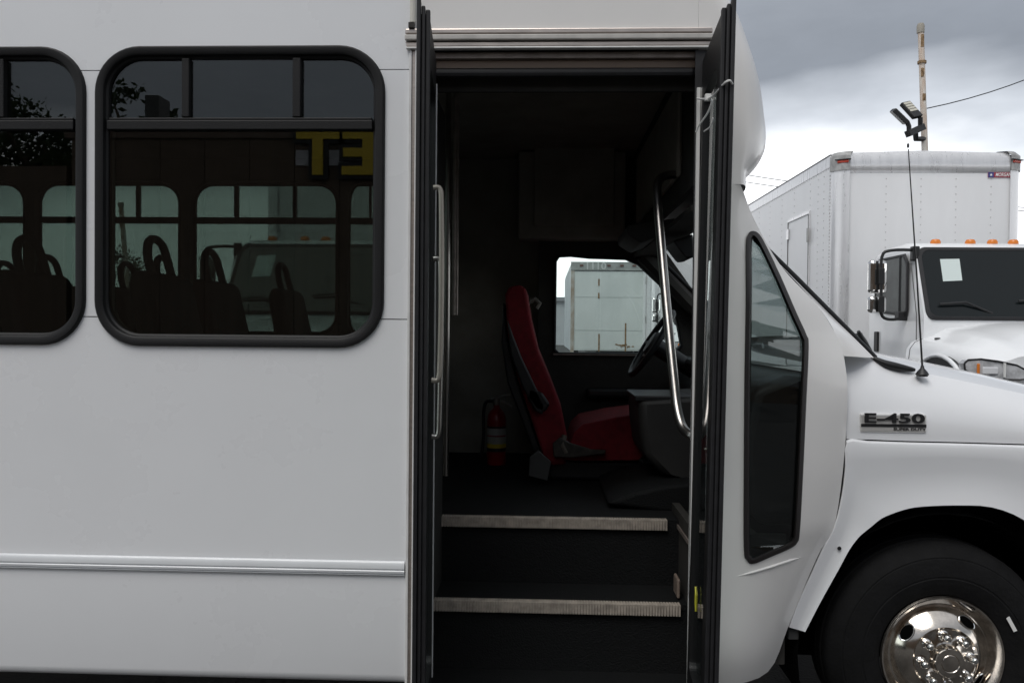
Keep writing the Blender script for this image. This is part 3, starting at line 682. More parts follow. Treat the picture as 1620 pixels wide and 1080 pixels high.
# ================================================================== fire extinguisher
ep = B(785, 733, 1.92)
fx = thing('fire_extinguisher', 'red fire extinguisher standing on the bus floor behind the driver seat', 'extinguisher', (ep.x, 1.92, Z1-.004))
MB().lathe([(0, 0), (.05, 0), (.053, .012), (.053, .245), (.048, .275), (.03, .305), (.017, .318), (.016, .335), (0, .335)], 28, axis='z').done('cylinder', REDP, fx, smooth=True)
for z0, z1, m in ((.205, .215, BPLAST), (.165, .204, mat('label_white', (.4, .39, .37), .5)), (.118, .158, mat('label_pale', (.42, .4, .36), .5)), (.095, .118, YEL), (.075, .094, BPLAST)):
    MB().lathe([(.0531, z0), (.0542, z0+.001), (.0542, z1-.001), (.0531, z1)], 28, axis='z').done('label_band', m, fx, smooth=True)
MB().lathe([(.019, .33), (.019, .36), (.012, .372), (0, .372)], 14, axis='z').done('valve', ALUD, fx, smooth=True)
tube('carry_handle', [(-.03, 0, .365), (.01, 0, .37), (.04, 0, .385), (.075, 0, .388)], .007, STEEL, fx, 8)
tube('carry_handle', [(.01, 0, .358), (.045, 0, .345), (.085, 0, .318)], .007, STEEL, fx, 8)
tube('hose', cr_spline([(-.02, -.01, .352), (-.06, -.01, .345), (-.072, -.01, .28), (-.07, -.01, .18), (-.078, -.01, .08), (-.085, -.01, .05)], 4, False), .009, RUB, fx, 8)

# ================================================================== box trucks
YB0 = 8.35
TX = (BX(1323, 330, YB0)+BX(1617, 330, YB0))/2
BHW = (BX(1617, 330, YB0)-BX(1323, 330, YB0))/2
def Lc(u, v, yl): p = B(u, v, YB0+yl); return (p.x-TX, p.z)
BT = BZ(1470, 237, YB0); BLEN = 6.4
def make_truck():
    tk = thing('box_truck', '', 'truck', (TX, YB0, 0))
    bd_ = plate('cargo_box', [(-BHW+.12, .95), (BHW-.12, .95), (BHW-.12, BT-.30), (-BHW+.12, BT-.30)], [], .012, .05, BOXW, tk)
    # side walls, roof, back
    for sx in (-1, 1): box('side_wall', sx*BHW-.02, sx*BHW+.02, .17, BLEN, .95, BT-.16, BOXW, bd_)
    box('roof', -BHW+.02, BHW-.02, .17, BLEN, BT-.07, BT-.03, BOXW, bd_)
    box('back_wall', -BHW+.021, BHW-.021, BLEN-.05, BLEN-.001, .95, BT-.08, BOXW, bd_)
    box('box_base', -BHW+.05, BHW-.05, .02, BLEN-.06, .85, .945, BOXG, bd_)
    # rounded aluminium front corner posts
    for sx in (-1, 1):
        arc = [(sx*(BHW-.165+.185*math.sin(rad(a))), .17-.185*math.cos(rad(a))) for a in range(0, 91, 9)]
        MB().loft([[(x, y, .95) for x, y in arc], [(x, y, BT-.265) for x, y in arc]], closed=False).done('corner_post', BOXA, bd_, smooth=True)
        arc2 = [(sx*(BHW-.165+.20*math.sin(rad(a))), .17-.20*math.cos(rad(a))) for a in range(0, 91, 9)]
        arc3 = [(sx*(BHW-.20+.19*math.sin(rad(a))), .2-.19*math.cos(rad(a))) for a in range(0, 91, 9)]
        arc4 = [(sx*(BHW-.26+.16*math.sin(rad(a))), .27-.14*math.cos(rad(a))) for a in range(0, 91, 9)]
        MB().loft([[(x, y, BT-.268) for x, y in arc2], [(x, y, BT-.07) for x, y in arc2], [(x, y, BT-.015) for x, y in arc3], [(x, y, BT+.0) for x, y in arc4]], closed=False).add([(x, y, BT) for x, y in arc4]+[(sx*(BHW-.26), .27, BT)], [tuple(range(12))]).done('corner_cap', BOXG, bd_, smooth=True)
        o_ = box('marker_light', -.07, .07, -.018, .012, -.018, .018, REDL, bd_, bev=.008, loc=(sx*(BHW-.08), .0, BT-.155)); o_.rotation_euler = (0, 0, -sx*rad(-28))
        o_ = box('light_shield', -.1, .1, -.03, .01, .02, .03, BPLAST, bd_, loc=(sx*(BHW-.08), .0, BT-.155)); o_.rotation_euler = (0, 0, -sx*rad(-28))
        box('top_rail', sx*BHW-.024, sx*BHW+.03, .20, BLEN, BT-.20, BT-.04, BOXA, bd_, bev=.01)
        box('rain_edge', sx*BHW-.01, sx*BHW+.036, .24, BLEN, BT-.036, BT-.012, mat('seam_dark', (.10, .10, .10), .6), bd_)
        box('roof_marker', sx*BHW+.031, sx*BHW+.05, 3.0, 3.12, BT-.1, BT-.05, REDL, bd_)
    fr_ = [(.012, BT-.3), (-.012, BT-.27), (-.016, BT-.2), (-.004, BT-.09), (.05, BT-.03), (.17, BT-.004), (.3, BT+.005)]
    MB().loft([[(-BHW+.16, y, z) for y, z in fr_], [BHW*0-0 and 0 or (0, y, z+.03*(z-BT+.3)/.3) for y, z in fr_], [(BHW-.16, y, z) for y, z in fr_]], closed=False).done('front_radius', BOXA, bd_, smooth=True)
    # panel seams and rivets of the front and left wall
    mb = MB()
    def riv_f(x, z, r=.007): mb.box(x-r, x+r, .005, .014, z-r, z+r)
    def riv_s(y, z, r=.0065): mb.box(-BHW-.027, -BHW-.018, y-r, y+r, z-r, z+r)
    for k in range(60):
        z = 1.0+k*.045
        if z < BT-.33: riv_f(-BHW+.135, z); riv_f(BHW-.135, z)
    for xx in (-.55, -.1, .35, .8):
        for k in range(28):
            z = 1.0+k*.1
            if z < BT-.33: riv_f(xx, z, .006)
    for k in range(56): riv_f(-BHW+.17+k*(2*BHW-.34)/55, BT-.275)
    for yy in (.42, .66, 1.0, 1.75, 2.4, 3.1, 3.8, 4.5):
        for k in range(28):
            z = 1.0+k*.1
            if z < BT-.2: riv_s(yy, z)
    for k in range(60): riv_s(.25+k*.1, BT-.205)
    rv = mb.done('rivets', mat('rivet_grey', (.55, .55, .55), .5), bd_); rv['kind'] = 'stuff'
    mb = MB()
    for k in range(60):
        z = 1.0+k*.045
        if z < BT-.28: mb.box(-BHW-.03, -BHW-.019, .176, .186, z-.011, z+.011)
    rv = mb.done('rivets', MATS['rivet_grey'], bd_); rv['kind'] = 'stuff'
    # side door on the left wall
    dz = BZ(1262, 335, YB0+.9)
    sd_ = box('side_door', -BHW-.034, -BHW-.021, 1.02, 2.0, .98, dz-.02, BOXW, bd_)
    F_ = MB().box(-BHW-.04, -BHW-.021, .985, 1.012, .96, dz+.03).box(-BHW-.04, -BHW-.021, 2.008, 2.035, .96, dz+.03).box(-BHW-.04, -BHW-.021, 1.013, 2.007, dz-.012, dz+.03)
    F_.done('door_frame', BOXA, sd_)
    tube('door_gap', [(-BHW-.0405, 1.0125, .98), (-BHW-.0405, 1.0125, dz-.014), (-BHW-.0405, 2.0075, dz-.014), (-BHW-.0405, 2.0075, .98)], .006, MATS['seam_dark'], sd_, 5)
    for z in (dz-.32, dz-1.4): box('hinge', -BHW-.06, -BHW-.0415, .96, 1.03, z-.1, z+.1, BOXG, sd_)
    box('latch', -BHW-.06, -BHW-.041, 1.93, 2.03, dz-.28, dz-.12, BOXA, sd_)
    # badge
    x0, z0 = Lc(1564, 280.5, -.01); x1, z1 = Lc(1603, 272.5, -.01)
    s_ = box('maker_plate', x0, x1, .0, .0115, z0, z1, mat('plate_red', (.33, .03, .06), .4), bd_)
    box('plate_field', x0, x0+(x1-x0)*.22, -.0035, -.0005, z0, z1, mat('plate_blue', (.04, .05, .22), .4), s_)
    me = text_mesh('MORGAN', (z1-z0)*1.0, .001, .001, .70, .25); me.transform(FACE_CAM); link('plate_letters', me, WPLAST, s_, loc=(x0+(x1-x0)*.61, -.003, (z0+z1)/2))
    star = []
    for k in range(10):
        r = (.022 if k % 2 == 0 else .009); a = rad(90+36*k); star.append((x0+(x1-x0)*.11+r*math.cos(a), (z0+z1)/2+r*math.sin(a)))
    plate('plate_star', star, [], -.006, -.004, WPLAST, s_)
    # ------------ cab
    CH = 1.0; CX = Lc(1570, 380, -1.65)[0]+.05
    RZ = BZ(1540, 382, YB0-1.65)
    W0 = Lc(1480, 500, -2.1)[1]; Wt = Lc(1480, 393, -1.55)[1]
    def cabl(y, z0_, zr, hw, rr=.13):            # half section: from bottom left up over the roof
        L_ = [(-hw, z0_), (-hw, 1.2)]
        tum = .06
        L_ += [(-hw+.0, 1.55), (-hw+.002, W0), (-hw+tum*.5, zr-.35)]
        L_ += [(-hw+tum+rr-rr*math.cos(rad(a)), zr-rr+rr*math.sin(rad(a))) for a in range(0, 91, 15)]
        R2 = [(-x, z) for x, z in reversed(L_)]
        return [(CX+x, y, z) for x, z in L_+R2]
    st_ = [cabl(-.72, .85, RZ-.10, CH-.05), cabl(-.66, .85, RZ-.03, CH), cabl(-.9, .85, RZ, CH), cabl(-1.35, .85, RZ+.01, CH), cabl(-1.58, .85, RZ-.02, CH-.01), cabl(-1.70, .85, RZ-.09, CH-.015)]
    st_.pop(0)
    cb = MB().loft(st_, closed=False)
    b0 = [(CX+x, -.66, z) for x, z in ((-CH, .85), (CH, .85), (CH-.1, RZ-.15), (-CH+.1, RZ-.15))]; cb.add(b0, [(0,1,2,3)])
    # front slope (windshield plane) below the last station
    last = st_[-1]; n = len(last)
    def slope(z): return -1.70-(RZ-.09-z)*.52 if z > W0 else -1.70-(RZ-.09-W0)*.52
    cb.add(last, []) if False else None
    fr2 = [(x, slope(z), z) for x, y, z in last]
    cb.loft([last, fr2], closed=False); cb.add(fr2, [(i, i+1, n-2-i, n-1-i) for i in range(n//2-1)])
    cab_ = cb.done('cab', TRUCKW, tk, smooth=True, angle=30)
    # windshield laid on that plane
    def WP(x, z, d): return (CX+x, slope(z)-d*.887, z-d*.46*0)
    wl, wr, wz0, wz1 = -.965, .965, W0-.0, Wt
    def wsh(ins): 
        P = rrect(wl+ins, wr-ins, wz0+ins*.8, wz1-ins*.8, .10-ins*.3, 5)
        return [(x+(.06*(z-wz0)/(wz1-wz0))*(-1 if x > 0 else 1), z-.05*(x/.93)**2*(1-(z-wz0)/(wz1-wz0))) for x, z in P]
    ws = MB().loft([[WP(x, z, d) for x, z in wsh(i)] for i, d in ((0, .004), (.004, .016), (.04, .018), (.05, .008))]).done('windshield', RUB, cab_, smooth=True)
    P = wsh(.048); mk('pane', [WP(x, z, .010) for x, z in P], [tuple(range(len(P)))], DGLASS, ws)
    # paper behind the glass, wipers
    pp = [Lc(u, v, y) for u, v, y in ((1489, 409.5, -1.80), (1520, 409, -1.80), (1527, 443, -1.96), (1496, 444.5, -1.96))]
    mk('paper_notice', [(x, slope(z)-.012, z) for x, z in pp]+[(x, slope(z)-.0105, z) for x, z in pp], [(0,1,2,3),(4,5,6,7)], mat('pale_paper', (.62, .70, .68), .6), ws)
    for a, b in (((1486, 481), (1568, 484)), ((1612, 476), (1690, 478))):
        p, q = Lc(*a, -2.05), Lc(*b, -2.05); m_ = ((p[0]+q[0])/2, (p[1]+q[1])/2+.03)
        tube('wiper', [(p[0], slope(p[1])-.04, p[1]), (m_[0], slope(m_[1])-.05, m_[1]), (q[0], slope(q[1])-.045, q[1]-.08)], .012, BPLAST, ws, 6)
    # roof marker lights
    for u in (1480, 1535, 1570, 1603, 1658):
        x, z = Lc(u, 381, -1.5)
        MB().lathe([(.055, -.02), (.055, .008), (.04, .03), (0, .038)], 12, (x, -1.5, RZ+.006), 'z').done('marker_light', AMB, cab_, smooth=True)
    # door, side window, handle, mirrors on both sides
    for sx in (-1, 1):
        X = lambda d, z=1.5: CX+sx*(CH+d-max(0, z-1.6)*.05)
        ya, yb_ = -.76, -1.78
        wz = (Lc(1420, 494, -1.2)[1], Lc(1420, 406, -1.2)[1])
        def sidepoly(ins):
            return [(ya-.06-ins, wz[0]+ins+.06), (ya-.10-ins, wz[0]+ins), (yb_+.07+ins, wz[0]-.06+ins), (yb_+.04+ins, wz[0]+.02+ins), (yb_+.10+ins, wz[1]-.10-ins), (yb_+.2+ins, wz[1]-ins), (ya-.12-ins, wz[1]-ins), (ya-.06-ins, wz[1]-.05-ins)]
        sw = MB().loft([[(X(d, z), y, z) for y, z in sidepoly(i)] for i, d in ((0, .002), (.004, .022), (.03, .023), (.036, .014))]).done('side_window', RUB, cab_, smooth=True)
        Pp = sidepoly(.034); mk('pane', [(X(.016, z), y, z) for y, z in Pp], [tuple(range(len(Pp)))], mat('side_glass', (.07, .08, .08), .25, spec=.1, noise=.6, nscale=2.2), sw)
        tube('window_post', [(X(.018, wz[0]), yb_+.23, wz[0]), (X(.018, wz[1]), yb_+.30, wz[1]-.02)], .012, RUB, sw, 6)
        gap = [(ya, .95), (ya, RZ-.22), (yb_+.05, RZ-.26), (yb_-.16, W0+.02), (yb_-.18, 1.05), (yb_-.1, .95)]
        tube('door_gap', [(X(-.0005, z), y, z) for y, z in gap+[gap[0]]], .005, mat('seam_dark', (.1, .1, .1), .6), cab_, 6)
        hx = MB().box(-.012, .012, -.055, .055, -.12, .12).done('door_handle', BPLAST, cab_, loc=(X(.012), -.92, Lc(1388, 540, -.92)[1])); bevel(hx, .01)
        zt, zb_ = Lc(1387, 401, -1.5)[1], Lc(1387, 507, -1.5)[1]
        mx_ = CX+sx*(CH+.30)
        tube('mirror_arm', cr_spline([(CX+sx*(CH-.06), -1.72, zt+.02), (mx_-sx*.1, -1.76, zt+.01), (mx_, -1.76, zt-.06), (mx_, -1.76, (zt+zb_)/2), (mx_, -1.76, zb_+.08), (mx_-sx*.1, -1.74, zb_+.01), (CX+sx*(CH+.01), -1.66, zb_+.03)], 4, False), .017, BPLAST, cab_, 8)
        box('arm_bracket', -.05, .05, -.06, .06, -.05, .05, BPLAST, cab_, bev=.012, loc=(CX+sx*(CH+.03), -1.64, zb_+.05))
        box('arm_bracket', -.04, .04, -.04, .04, -.08, .08, BPLAST, cab_, bev=.012, loc=(CX+sx*(CH-.075), -1.72, zt-.02))
        for u0_, v0_, v1_ in ((0, 411, 464), (1, 468, 495)):
            z_0, z_1 = Lc(1385, v1_, -1.7)[1], Lc(1385, v0_, -1.7)[1]
            mm = box('mirror', -.10, .10, -.05, .05, z_0, z_1, CHROME, cab_, bev=.04, loc=(mx_+sx*.01, -1.66, 0))
            box('mirror_bracket', -.03, .03, -.018, .018, -.09, .09, BPLAST, cab_, bev=.01, loc=(mx_, -1.765, (z_0+z_1)/2))
    # hood and fenders: one skin
    ys = [-1.98-.082*k for k in range(17)]
    HT = W0-.09; sec = []
    for k, y in enumerate(ys):
        t_ = k/16; zc_ = HT-.06*t_-.22*t_**3; hw = .90-.10*t_
        zf = Lc(1530, 538, -2.6)[1]-.10*t_**2.5-.10*t_**8
        zf = min(zf, zc_-.03)
        L_ = []
        for x, z in ((1.12, .80), (1.125, zf-.22), (1.11, zf-.10), (1.06, zf-.03), (.98, zf+.005), (.90, zf+.02+(zc_-zf)*.10), (.83, zf+.03+(zc_-zf)*.3), (.76, zf+.02+(zc_-zf)*.62), (.64, zc_-.02), (.45, zc_+.01), (.3, zc_+.028), (.15, zc_+.036)):
            L_.append((x-.16*t_**3, z))
        full = [(-x, z) for x, z in L_]+[(0, zc_+.038)]+[(x, z) for x, z in reversed(L_)]
        sec.append([(CX+x, y, z) for x, z in full])
    hm = MB().loft(sec, closed=False); hm.add(sec[-1], [tuple(range(len(sec[-1])))])
    hd = hm.done('hood', TRUCKW, tk, smooth=True, angle=50)
    for sx in (-1, 1):
        tube('hood_seam', [sec[1][i] if sx < 0 else sec[1][len(sec[1])-1-i] for i in range(1, 12)], .006, mat('seam_dark', (.1, .1, .1), .6), hd, 5)
        MB().lathe([(.03, .0), (.03, .012), (.02, .018), (0, .018)], 12, (CX+sx*.96, -2.35, Lc(1530, 538, -2.6)[1]+.004), 'z').done('hood_latch', GPLAST, hd, smooth=True)
        # arch opening: black plate stands in for its shade, inside a raised white lip
        ac = Lc(1474, 590, -2.75); cy, cz, ra = -2.72, .58, Lc(1474, 562, -2.75)[1]-.58
        A_ = [(cy+ra*math.cos(rad(a)), cz+ra*math.sin(rad(a))) for a in range(-20, 201, 10)]
        X = CX+sx*1.128
        plate('arch_shade_plate', A_, [], X-sx*.06, X+sx*.004, RUB, hd, axis='x')
        MB().tube([(X, y, z) for y, z in A_], .022, 8).done('arch_lip', TRUCKW, hd, smooth=True)
        # headlight
        hp = [Lc(u, v, -3.25) for u, v in ((1528, 575), (1533, 569.5), (1550, 568), (1572, 571), (1598, 577), (1610, 584), (1617, 597), (1602, 599.5), (1566, 599), (1540, 594), (1529, 585))]
        hp = [((x-CX)*-sx*-1*(1 if sx < 0 else -1)*(-1 if sx < 0 else 1), z) for x, z in hp] if False else [(abs(x-CX)*sx, z) for x, z in hp]
        def hy(x): return -3.375+.13*max(0, (abs(x)-.55)/.5)**1.5
        hl = MB().loft([[(CX+x*k_+(1-k_)*sx*.75, hy(x)-d, z) for x, z in hp] for k_, d in ((1.0, -.10), (1.0, .0), (.985, .012))]).add([(CX+x*.985+.015*sx*.75, hy(x)-.012, z) for x, z in hp], [tuple(range(len(hp)))]).done('headlight', mat('headlight', (.60, .61, .63), .14, coat=.6, noise=.55, nscale=9), hd, smooth=True)
        MB().tube([(CX+x, hy(x)-.006, z) for x, z in hp+[hp[0]]], .010, 6).done('headlight_rim', BPLAST, hl, smooth=True)
        zz = sum(z for x, z in hp)/len(hp); xo = max(abs(x) for x, z in hp)
        box('turn_signal', CX+sx*(xo-.10)-.012, CX+sx*(xo-.10)+.012, hy(xo-.1)-.03, hy(xo-.1)-.012, zz-.06, zz+.05, AMB, hl, bev=.006)
        box('lens_divider', CX+sx*(xo-.30)-.008, CX+sx*(xo-.30)+.008, hy(xo-.3)-.03, hy(xo-.3)-.012, zz-.07, zz+.06, WPLAST, hl)
        box('lamp_reflector', CX+sx*(xo-.19)-.07, CX+sx*(xo-.19)+.07, hy(xo-.2)-.028, hy(xo-.2)-.012, zz-.045, zz+.02, mat('reflector', (.75, .76, .78), .2, coat=.5), hl, bev=.012)
    box('grille', CX-.5, CX+.5, -3.36, -3.28, .72, 1.05, CHROME, hd, bev=.03)
    box('front_bumper', CX-1.15, CX+1.15, -3.5, -3.25, .42, .70, CHROME, tk, bev=.04)
    box('chassis', -.45, .45, -3.2, BLEN-.2, .6, .84, BPLAST, tk)
    for (x, y) in ((-.98, -2.72), (.98, -2.72), (-1.0, 4.6), (1.0, 4.6)):
        w_ = MB().lathe([(.28, .14), (.42, .14), (.49, .10), (.5, .0), (.49, -.10), (.42, -.14), (.28, -.14)], 28, (0, 0, 0), 'x').done('wheel', TYRE, tk, smooth=True, loc=(x, y, .5))
        MB().lathe([(.0, .05), (.12, .06), (.14, .02), (.26, .0), (.285, .13), (.285, -.13), (.26, 0), (.14, -.02), (0, -.05)], 24, (0, 0, 0), 'x').done('rim', WHEELM, w_, smooth=True)
    return tk
tk = make_truck()
tag(tk, 'white box truck with a paper notice in its windshield, facing the bus hood', 'truck', 'box trucks parked behind the bus')
t2 = copy_tree(tk); t2.location.x = BX(392, 340, YB0)+BHW+.25
t2['label'] = 'white box truck parked behind the passenger windows of the bus'
t3 = copy_tree(tk); t3.location.y = 19.2; t3.location.x = BX(1032, 470, 17.5)+1.42
t3['label'] = 'white box truck farther off beside the rust-streaked cargo box, seen through the driver window'
# ---- old cargo box seen through the driver's window
YX = 21.0
xa, xb = BX(903, 470, YX), BX(903, 470, YX)+2.5; zt = BZ(903, 414, YX)
ob = thing('cargo_trailer', 'old white cargo box with rust streaks, seen through the driver window', 'trailer', ((xa+xb)/2, YX, 0))
OLDW = mat('old_box', (.62, .66, .65), .5, col2=(.54, .58, .57), nscale=1.4, stretch=(1, 1, .4))
RUST = mat('rust', (.30, .20, .11), .85, col2=(.12, .07, .03), nscale=20)
hw = (xb-xa)/2
box('body', -hw+.1, hw-.1, .02, 7, .9, zt-.26, OLDW, ob)
box('side_wall', -hw+.0, -hw+.03, .11, 7, .9, zt-.1, mat('old_side', (.38, .42, .45), .5, col2=(.55, .58, .6), nscale=.8), ob)
box('roof', -hw+.02, hw-.02, .12, 7, zt-.08, zt-.01, OLDW, ob)
for sx in (-1, 1): box('corner_post', sx*hw-.05-.05*sx, sx*hw+.05-.05*sx, .0, .10, .85, zt-.25, mat('old_post', (.45, .45, .42), .6, col2=(.25, .18, .12), nscale=5, stretch=(1, 1, .5)), ob)
box('top_rail', -hw, hw, -.01, .11, zt-.24, zt, mat('old_rail', (.33, .35, .34), .6, noise=.3, nscale=4), ob)
for x in (-.95, -.17, .2, .55): box('marker_light', x-.05, x+.05, -.03, -.012, zt-.13, zt-.08, mat('dull_lens', (.12, .06, .05), .5), ob)
me = text_mesh('1110', .28, .002, .004, 1.1); me.transform(FACE_CAM); link('number', me, mat('faint_white', (.5, .52, .51), .6), ob, loc=(-.55, -.014, zt-.13))
for z in (zt-1.0, zt-1.95, zt-2.5): box('panel_seam', -hw+.12, hw-.12, .012, .0195, z-.006, z+.006, mat('old_seam', (.53, .56, .55), .6), ob)
oc = (xa+xb)/2
for u_, va, vb in ((948, 528, 556), (947, 463, 472), (947, 441, 452), (990, 511, 556)):
    x = BX(u_, 500, YX)-oc; box('rust_streak', x-.02, x+.02, .008, .0185, BZ(u_, vb, YX), BZ(u_, va, YX), RUST, ob)
mb = MB()
for k in range(14): 
    x, z = BX(985, 548, YX)-oc+rnd.gauss(0, .22), BZ(985, 551, YX)+rnd.random()*.12; r = .012+rnd.random()*.03; mb.box(x-r, x+r, .009+.0003*k, .018, z-r*.5, z+r*.5)
mb.done('rust_patch', RUST, ob)
box('chassis', -.5, .5, .1, 6.9, .5, .89, BPLAST, ob)
for x in (-.95, .95): MB().lathe([(0, .13), (.42, .13), (.5, .1), (.5, -.1), (.42, -.13), (0, -.13)], 24, (0, 0, 0), 'x').done('wheel', TYRE, ob, smooth=True, loc=(x, 5.2, .5))

# ================================================================== light pole
YP = 16.5
pz = lambda v: BZ(1460, v, YP)
pt, pb_ = B(1456.5, 42, YP), B(1463, 235, YP)
dirp = (pb_-pt)/(pt.z-pb_.z); base = pb_+dirp*pb_.z
POLE = mat('rusty_pole', (.62, .59, .54), .7, col2=(.50, .33, .22), nscale=2.2, stretch=(2, 2, .5))
pole = thing('light_pole', 'rust-spotted pole with twin flood lights above the box truck', 'light pole', (base.x, base.y, 0), 'flood light poles')
lp = lambda p: Vector(p)-Vector((base.x, base.y, 0))
rp_ = (BX(1463, 60, YP)-BX(1453, 60, YP))/2
tube('shaft', [lp(base), lp(pt)], [rp_*1.15, rp_*.9], POLE, pole, 14)
MB().lathe([(rp_*.8, -.16), (rp_*1.15, -.15), (rp_*1.2, .0), (rp_*.9, .06), (0, .07)], 14, lp(pt), 'z').done('pole_cap', mat('cap_grey', (.3, .28, .24), .7), pole, smooth=True)
for v in (99,):
    MB().lathe([(rp_*1.0, -.03), (rp_*1.35, -.03), (rp_*1.35, .03), (rp_*1.0, .03)], 14, lp(B(1458.5, v, YP)), 'z').done('clamp', RUST, pole, smooth=True)
for (u, v, s_) in ((1457.5, 66, .07), (1457.5, 116, .05), (1460, 155, .04)):
    c_ = lp(B(u, v, YP)); mb = MB().lathe([(rp_*.99+.003, -s_*2), (rp_*1.05, -s_), (rp_*1.05, s_), (rp_*.99+.003, s_*2)], 12, c_, 'z'); mb.F = [f for i, f in enumerate(mb.F) if (i % 12) in (8, 9)]; mb.done('rust_spot', RUST, pole)
arm = [B(1463, 220, YP), B(1449, 220, YP-.2), B(1448, 208, YP-.25)]
tube('arm', [lp(p) for p in arm], .06, BPLAST, pole, 8)
cb_ = MB().tube([lp(B(1460, 201, YP-.2)), lp(B(1436, 212, YP-.4))], .10, 4); cb_.done('crossbar', BPLAST, pole)
def lamp(p0, p1, wv, neck):
    a, b = lp(B(*p0)), lp(B(*p1)); d = (b-a); w = Vector(wv)*.5; nn2 = d.cross(Vector(wv)).normalized(); nn2 = nn2 if nn2.y < 0 else -nn2
    t_ = nn2*.05
    C8 = [a-w-t_, a+w-t_, b+w-t_, b-w-t_, a-w+t_, a+w+t_, b+w+t_, b-w+t_]
    h = bevel(mk('flood_light', C8, [(0,1,2,3),(7,6,5,4),(0,4,5,1),(1,5,6,2),(2,6,7,3),(3,7,4,0)], BPLAST, pole), .02)
    for k in range(4):
        q0, q1 = .06+k*.155, .06+k*.155+.12
        Q4 = [a+d*q0-w*.8, a+d*q0+w*.8, a+d*q1+w*.8, a+d*q1-w*.8]
        mk('led_panel', [p+nn2*.056 for p in Q4]+[p+nn2*.03 for p in Q4], [(0,1,2,3),(0,1,5,4),(1,2,6,5),(2,3,7,6),(3,0,4,7)], mat('led', (.55, .53, .45), .4), h)
    tube('neck', [lp(B(*p)) for p in neck], .055, BPLAST, pole, 8)
    return h
lamp((1431, 163, YP-.2), (1452, 186, YP-.35), B(1441, 158, YP-.2)-B(1424, 163, YP-.2)+Vector((0, .1, 0)), [(1456, 186, YP-.3), (1456, 200, YP-.25)])
lamp((1412, 174, YP-.5), (1434, 195, YP-.5), (.1, .42, .1), [(1435, 193, YP-.45), (1438, 200, YP-.42), (1438, 208, YP-.4)])
def wire(name, a, b, sag, label, r=.012, n=14):
    a, b = Vector(a), Vector(b); pts = [a.lerp(b, k/n)-Vector((0, 0, sag*4*(k/n)*(1-k/n))) for k in range(n+1)]
    o = tube(name, pts, r, RUB, None, 5); return tag(o, label, 'cable')
wr = B(1640, 96, YP+1)
wire('overhead_cable', B(1465, 172, YP), B(1900, -30, YP+2), .45, 'black overhead cable running up from the light pole', .012)
wire('overhead_cable', B(1640, 330, 60), B(900, 225, 60), .6, 'upper thin power cable crossing the sky behind the box truck', .03)
wire('overhead_cable', B(1640, 335, 62), B(900, 238, 62), .7, 'lower thin power cable crossing the sky behind the box truck', .03)
# second light pole seen through the bus windows
pb2 = copy_tree(pole); q_ = B(214, 420, 20.0); pb2.location = (q_.x, 20.0, -4.0)
pb2.location.z = 0; pb2.scale = (1, 1, .58)
pb2['label'] = 'pole with flood lights seen through the tinted bus windows'

# ================================================================== far building, trees
FB = thing('warehouse', 'low grey warehouse far across the yard', 'building', (12, 80, 0))
box('wall', -26, 26, 0, 14, 0, 4.4, mat('warehouse_wall', (.42, .44, .46), .7, noise=.15, nscale=.4), FB)
box('roof', -26.4, 26.4, -.3, 14.3, 4.4, 4.8, mat('warehouse_roof', (.25, .26, .28), .7), FB)
for k in range(7): box('loading_door', -22+k*7, -18.5+k*7, -.06, -.003, .3, 3.4, mat('dock_door', (.6, .62, .62), .6), FB)
LEAF = mat('leaves', (.055, .085, .03), .7, col2=(.03, .05, .018), nscale=1.5)
BARK = mat('bark', (.10, .075, .055), .9, noise=.4, nscale=6)
def tree(loc, h, rx, label, n=2200, seed=1, group=None, lf=.12):
    r = random.Random(seed); t_ = thing('tree', label, 'tree', loc, group)
    mb = MB().tube([(0, 0, 0), (.1, 0, h*.25), (.0, .1, h*.5), (.15, 0, h*.8)], [h*.03, h*.024, h*.016, h*.005], 8); tips = []
    for k in range(14):
        a = r.random()*6.28; z0 = h*(.28+.5*r.random()); L_ = rx*(.5+.5*r.random()); tip = Vector((math.cos(a)*L_, math.sin(a)*L_, z0+h*(.1+.2*r.random())))
        mb.tube([(.05, 0, z0), tip*.5+Vector((0, 0, z0*.5)), tip], [h*.012, h*.007, h*.002], 5); tips.append(tip)
    for k in range(5): tips.append(Vector((r.uniform(-.3, .3)*rx, r.uniform(-.3, .3)*rx, h*r.uniform(.75, 1.0))))
    mb.done('trunk', BARK, t_, smooth=True)
    V, Fc = [], []
    for k in range(n):
        c_ = r.choice(tips); s_ = rx*.22; p = c_+Vector((r.gauss(0, s_*.7), r.gauss(0, s_*.7), r.gauss(0, s_*.6)))
        d1 = Vector((r.gauss(0, 1), r.gauss(0, 1), r.gauss(0, 1))).normalized(); d2 = d1.orthogonal().normalized(); q = lf*(.7+.7*r.random()); i = len(V)
        V += [p-d1*q, p+d2*q*.5, p+d1*q, p-d2*q*.5]; Fc.append((i, i+1, i+2, i+3))
    mk('crown', V, Fc, LEAF, t_, fix=False); return t_
for k, (x, y, h) in enumerate([(-34, 62, 7), (-22, 66, 8.5), (-9, 64, 6.5), (16, 60, 7), (33, 64, 8)]):
    tree((x, y, 0), h, h*.42, 'leafy tree far across the yard', 1500, 20+k, 'far trees across the yard')

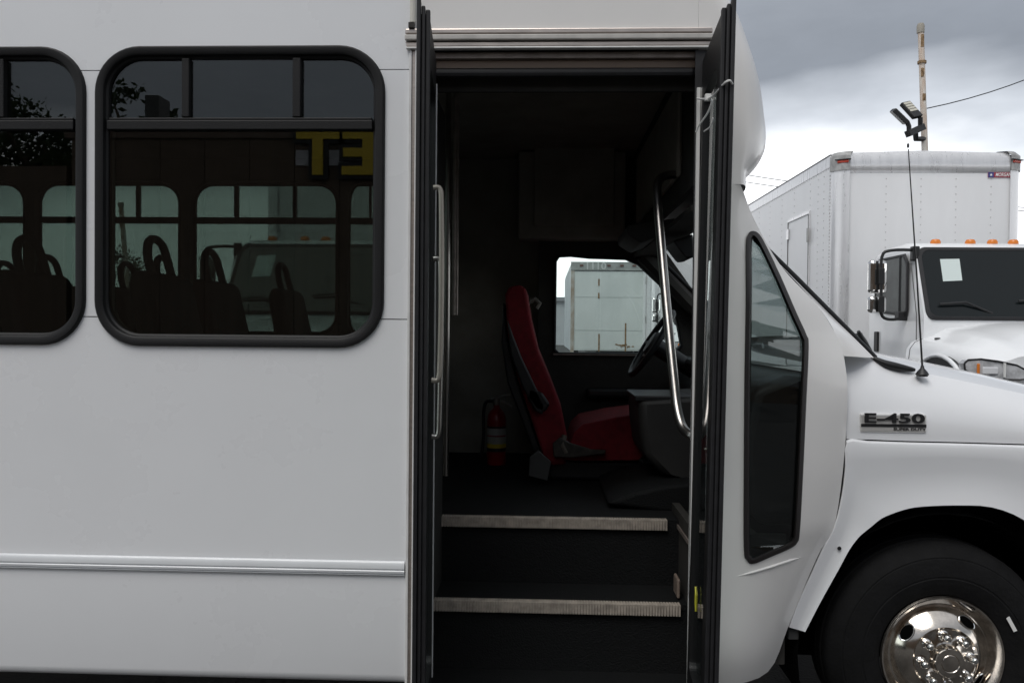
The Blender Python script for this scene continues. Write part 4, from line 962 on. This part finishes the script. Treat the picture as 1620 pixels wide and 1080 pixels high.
# ================================================================== behind the photographer, mirrored in the bus windows
YW = -12.0
def RB(u, v, y):                         # pixel in a window of the bus -> point on the plane y behind the camera
    C2 = Vector((CAM.x, -CAM.y, CAM.z)); d = fw + RTV*((u-810)/FPX) - UPV*((v-540)/FPX); d.y = -d.y
    return C2 + d*((y-C2.y)/d.y)
rz = RB(420, 197, YW).z
shop = thing('shop_building', 'brown clad building with yellow sign letters, mirrored in the bus windows', 'building', (0, YW, 0))
BRN = mat('brown_cladding', (.13, .09, .062), .75, noise=.25, nscale=2, stretch=(3, 1, .2))
bx_l, bx_r = RB(112, 300, YW).x, 16.0
nb = 30
for k in range(nb):
    a = bx_l+(bx_r-bx_l)*k/nb; b = bx_l+(bx_r-bx_l)*(k+1)/nb; box('cladding_board', a+.006, b-.006, -.05, .0, .0, rz-.25, BRN, shop)
box('wall', bx_l, bx_r, -8, -.055, 0, rz-.1, BRN, shop)
az = RB(50, 262, YW).z; ax_ = RB(-420, 300, YW).x
box('annex_wall', min(ax_, bx_l-.11), bx_l-.11, -7, -.02, 0, az, BRN, shop)
box('fascia', bx_l-.1, bx_r+.1, -8.1, .06, rz-.25, rz, mat('fascia_brown', (.12, .08, .06), .7), shop)
for k in range(4): box('shop_window', 2.5+k*3.2, 4.9+k*3.2, .003, .05, .8, 2.5, mat('shop_glass', (.02, .025, .03), .08), shop)
lh = abs(RB(508, 211, YW).z-RB(508, 285, YW).z)
for ch, u in (('T', 506), ('E', 571)):
    p = RB(u, 248, YW)
    for nm, m, off, yy, ex in (('sign_letter_back', RUB, .10, .10, .03), ('sign_letter', YEL, .03, .16, .02)):
        me = text_mesh(ch, lh*1.28, ex, off, 1.15); me.transform(FACE_BUS); link(nm, me, m, shop, loc=(p.x, yy, p.z))
p0, p1 = RB(468, 262, YW), RB(560, 238, YW)
box('sign_stripe', min(p0.x, p1.x), max(p0.x, p1.x), .01, .04, min(p0.z, p1.z), max(p0.z, p1.z), mat('stripe_grey', (.5, .5, .52), .6), shop)
p0, p1 = RB(228, 190, YW-2), RB(250, 150, YW-2)
box('roof_unit', min(p0.x, p1.x), max(p0.x, p1.x), -2.5, -2, rz-.1, p1.z, GPLAST, shop)
for k, (u, v, y, rx_, n_l) in enumerate([(212, 138, -17, .13, 1500), (256, 168, -17, .09, 900), (45, 165, -21, .22, 3600), (98, 178, -21, .16, 2600), (-30, 150, -21, .22, 3600)]):
    p = RB(u, v, y); tree((p.x, y, 0), p.z, p.z*rx_, ['tall sparse tree behind the brown shop building', 'tree beside the roof unit of the brown shop building', 'dense tree behind the low end of the brown shop building', 'slim dense tree where the brown shop building steps down', 'broad tree standing clear of the brown shop building'][k], n_l, 40+k, None, .09)
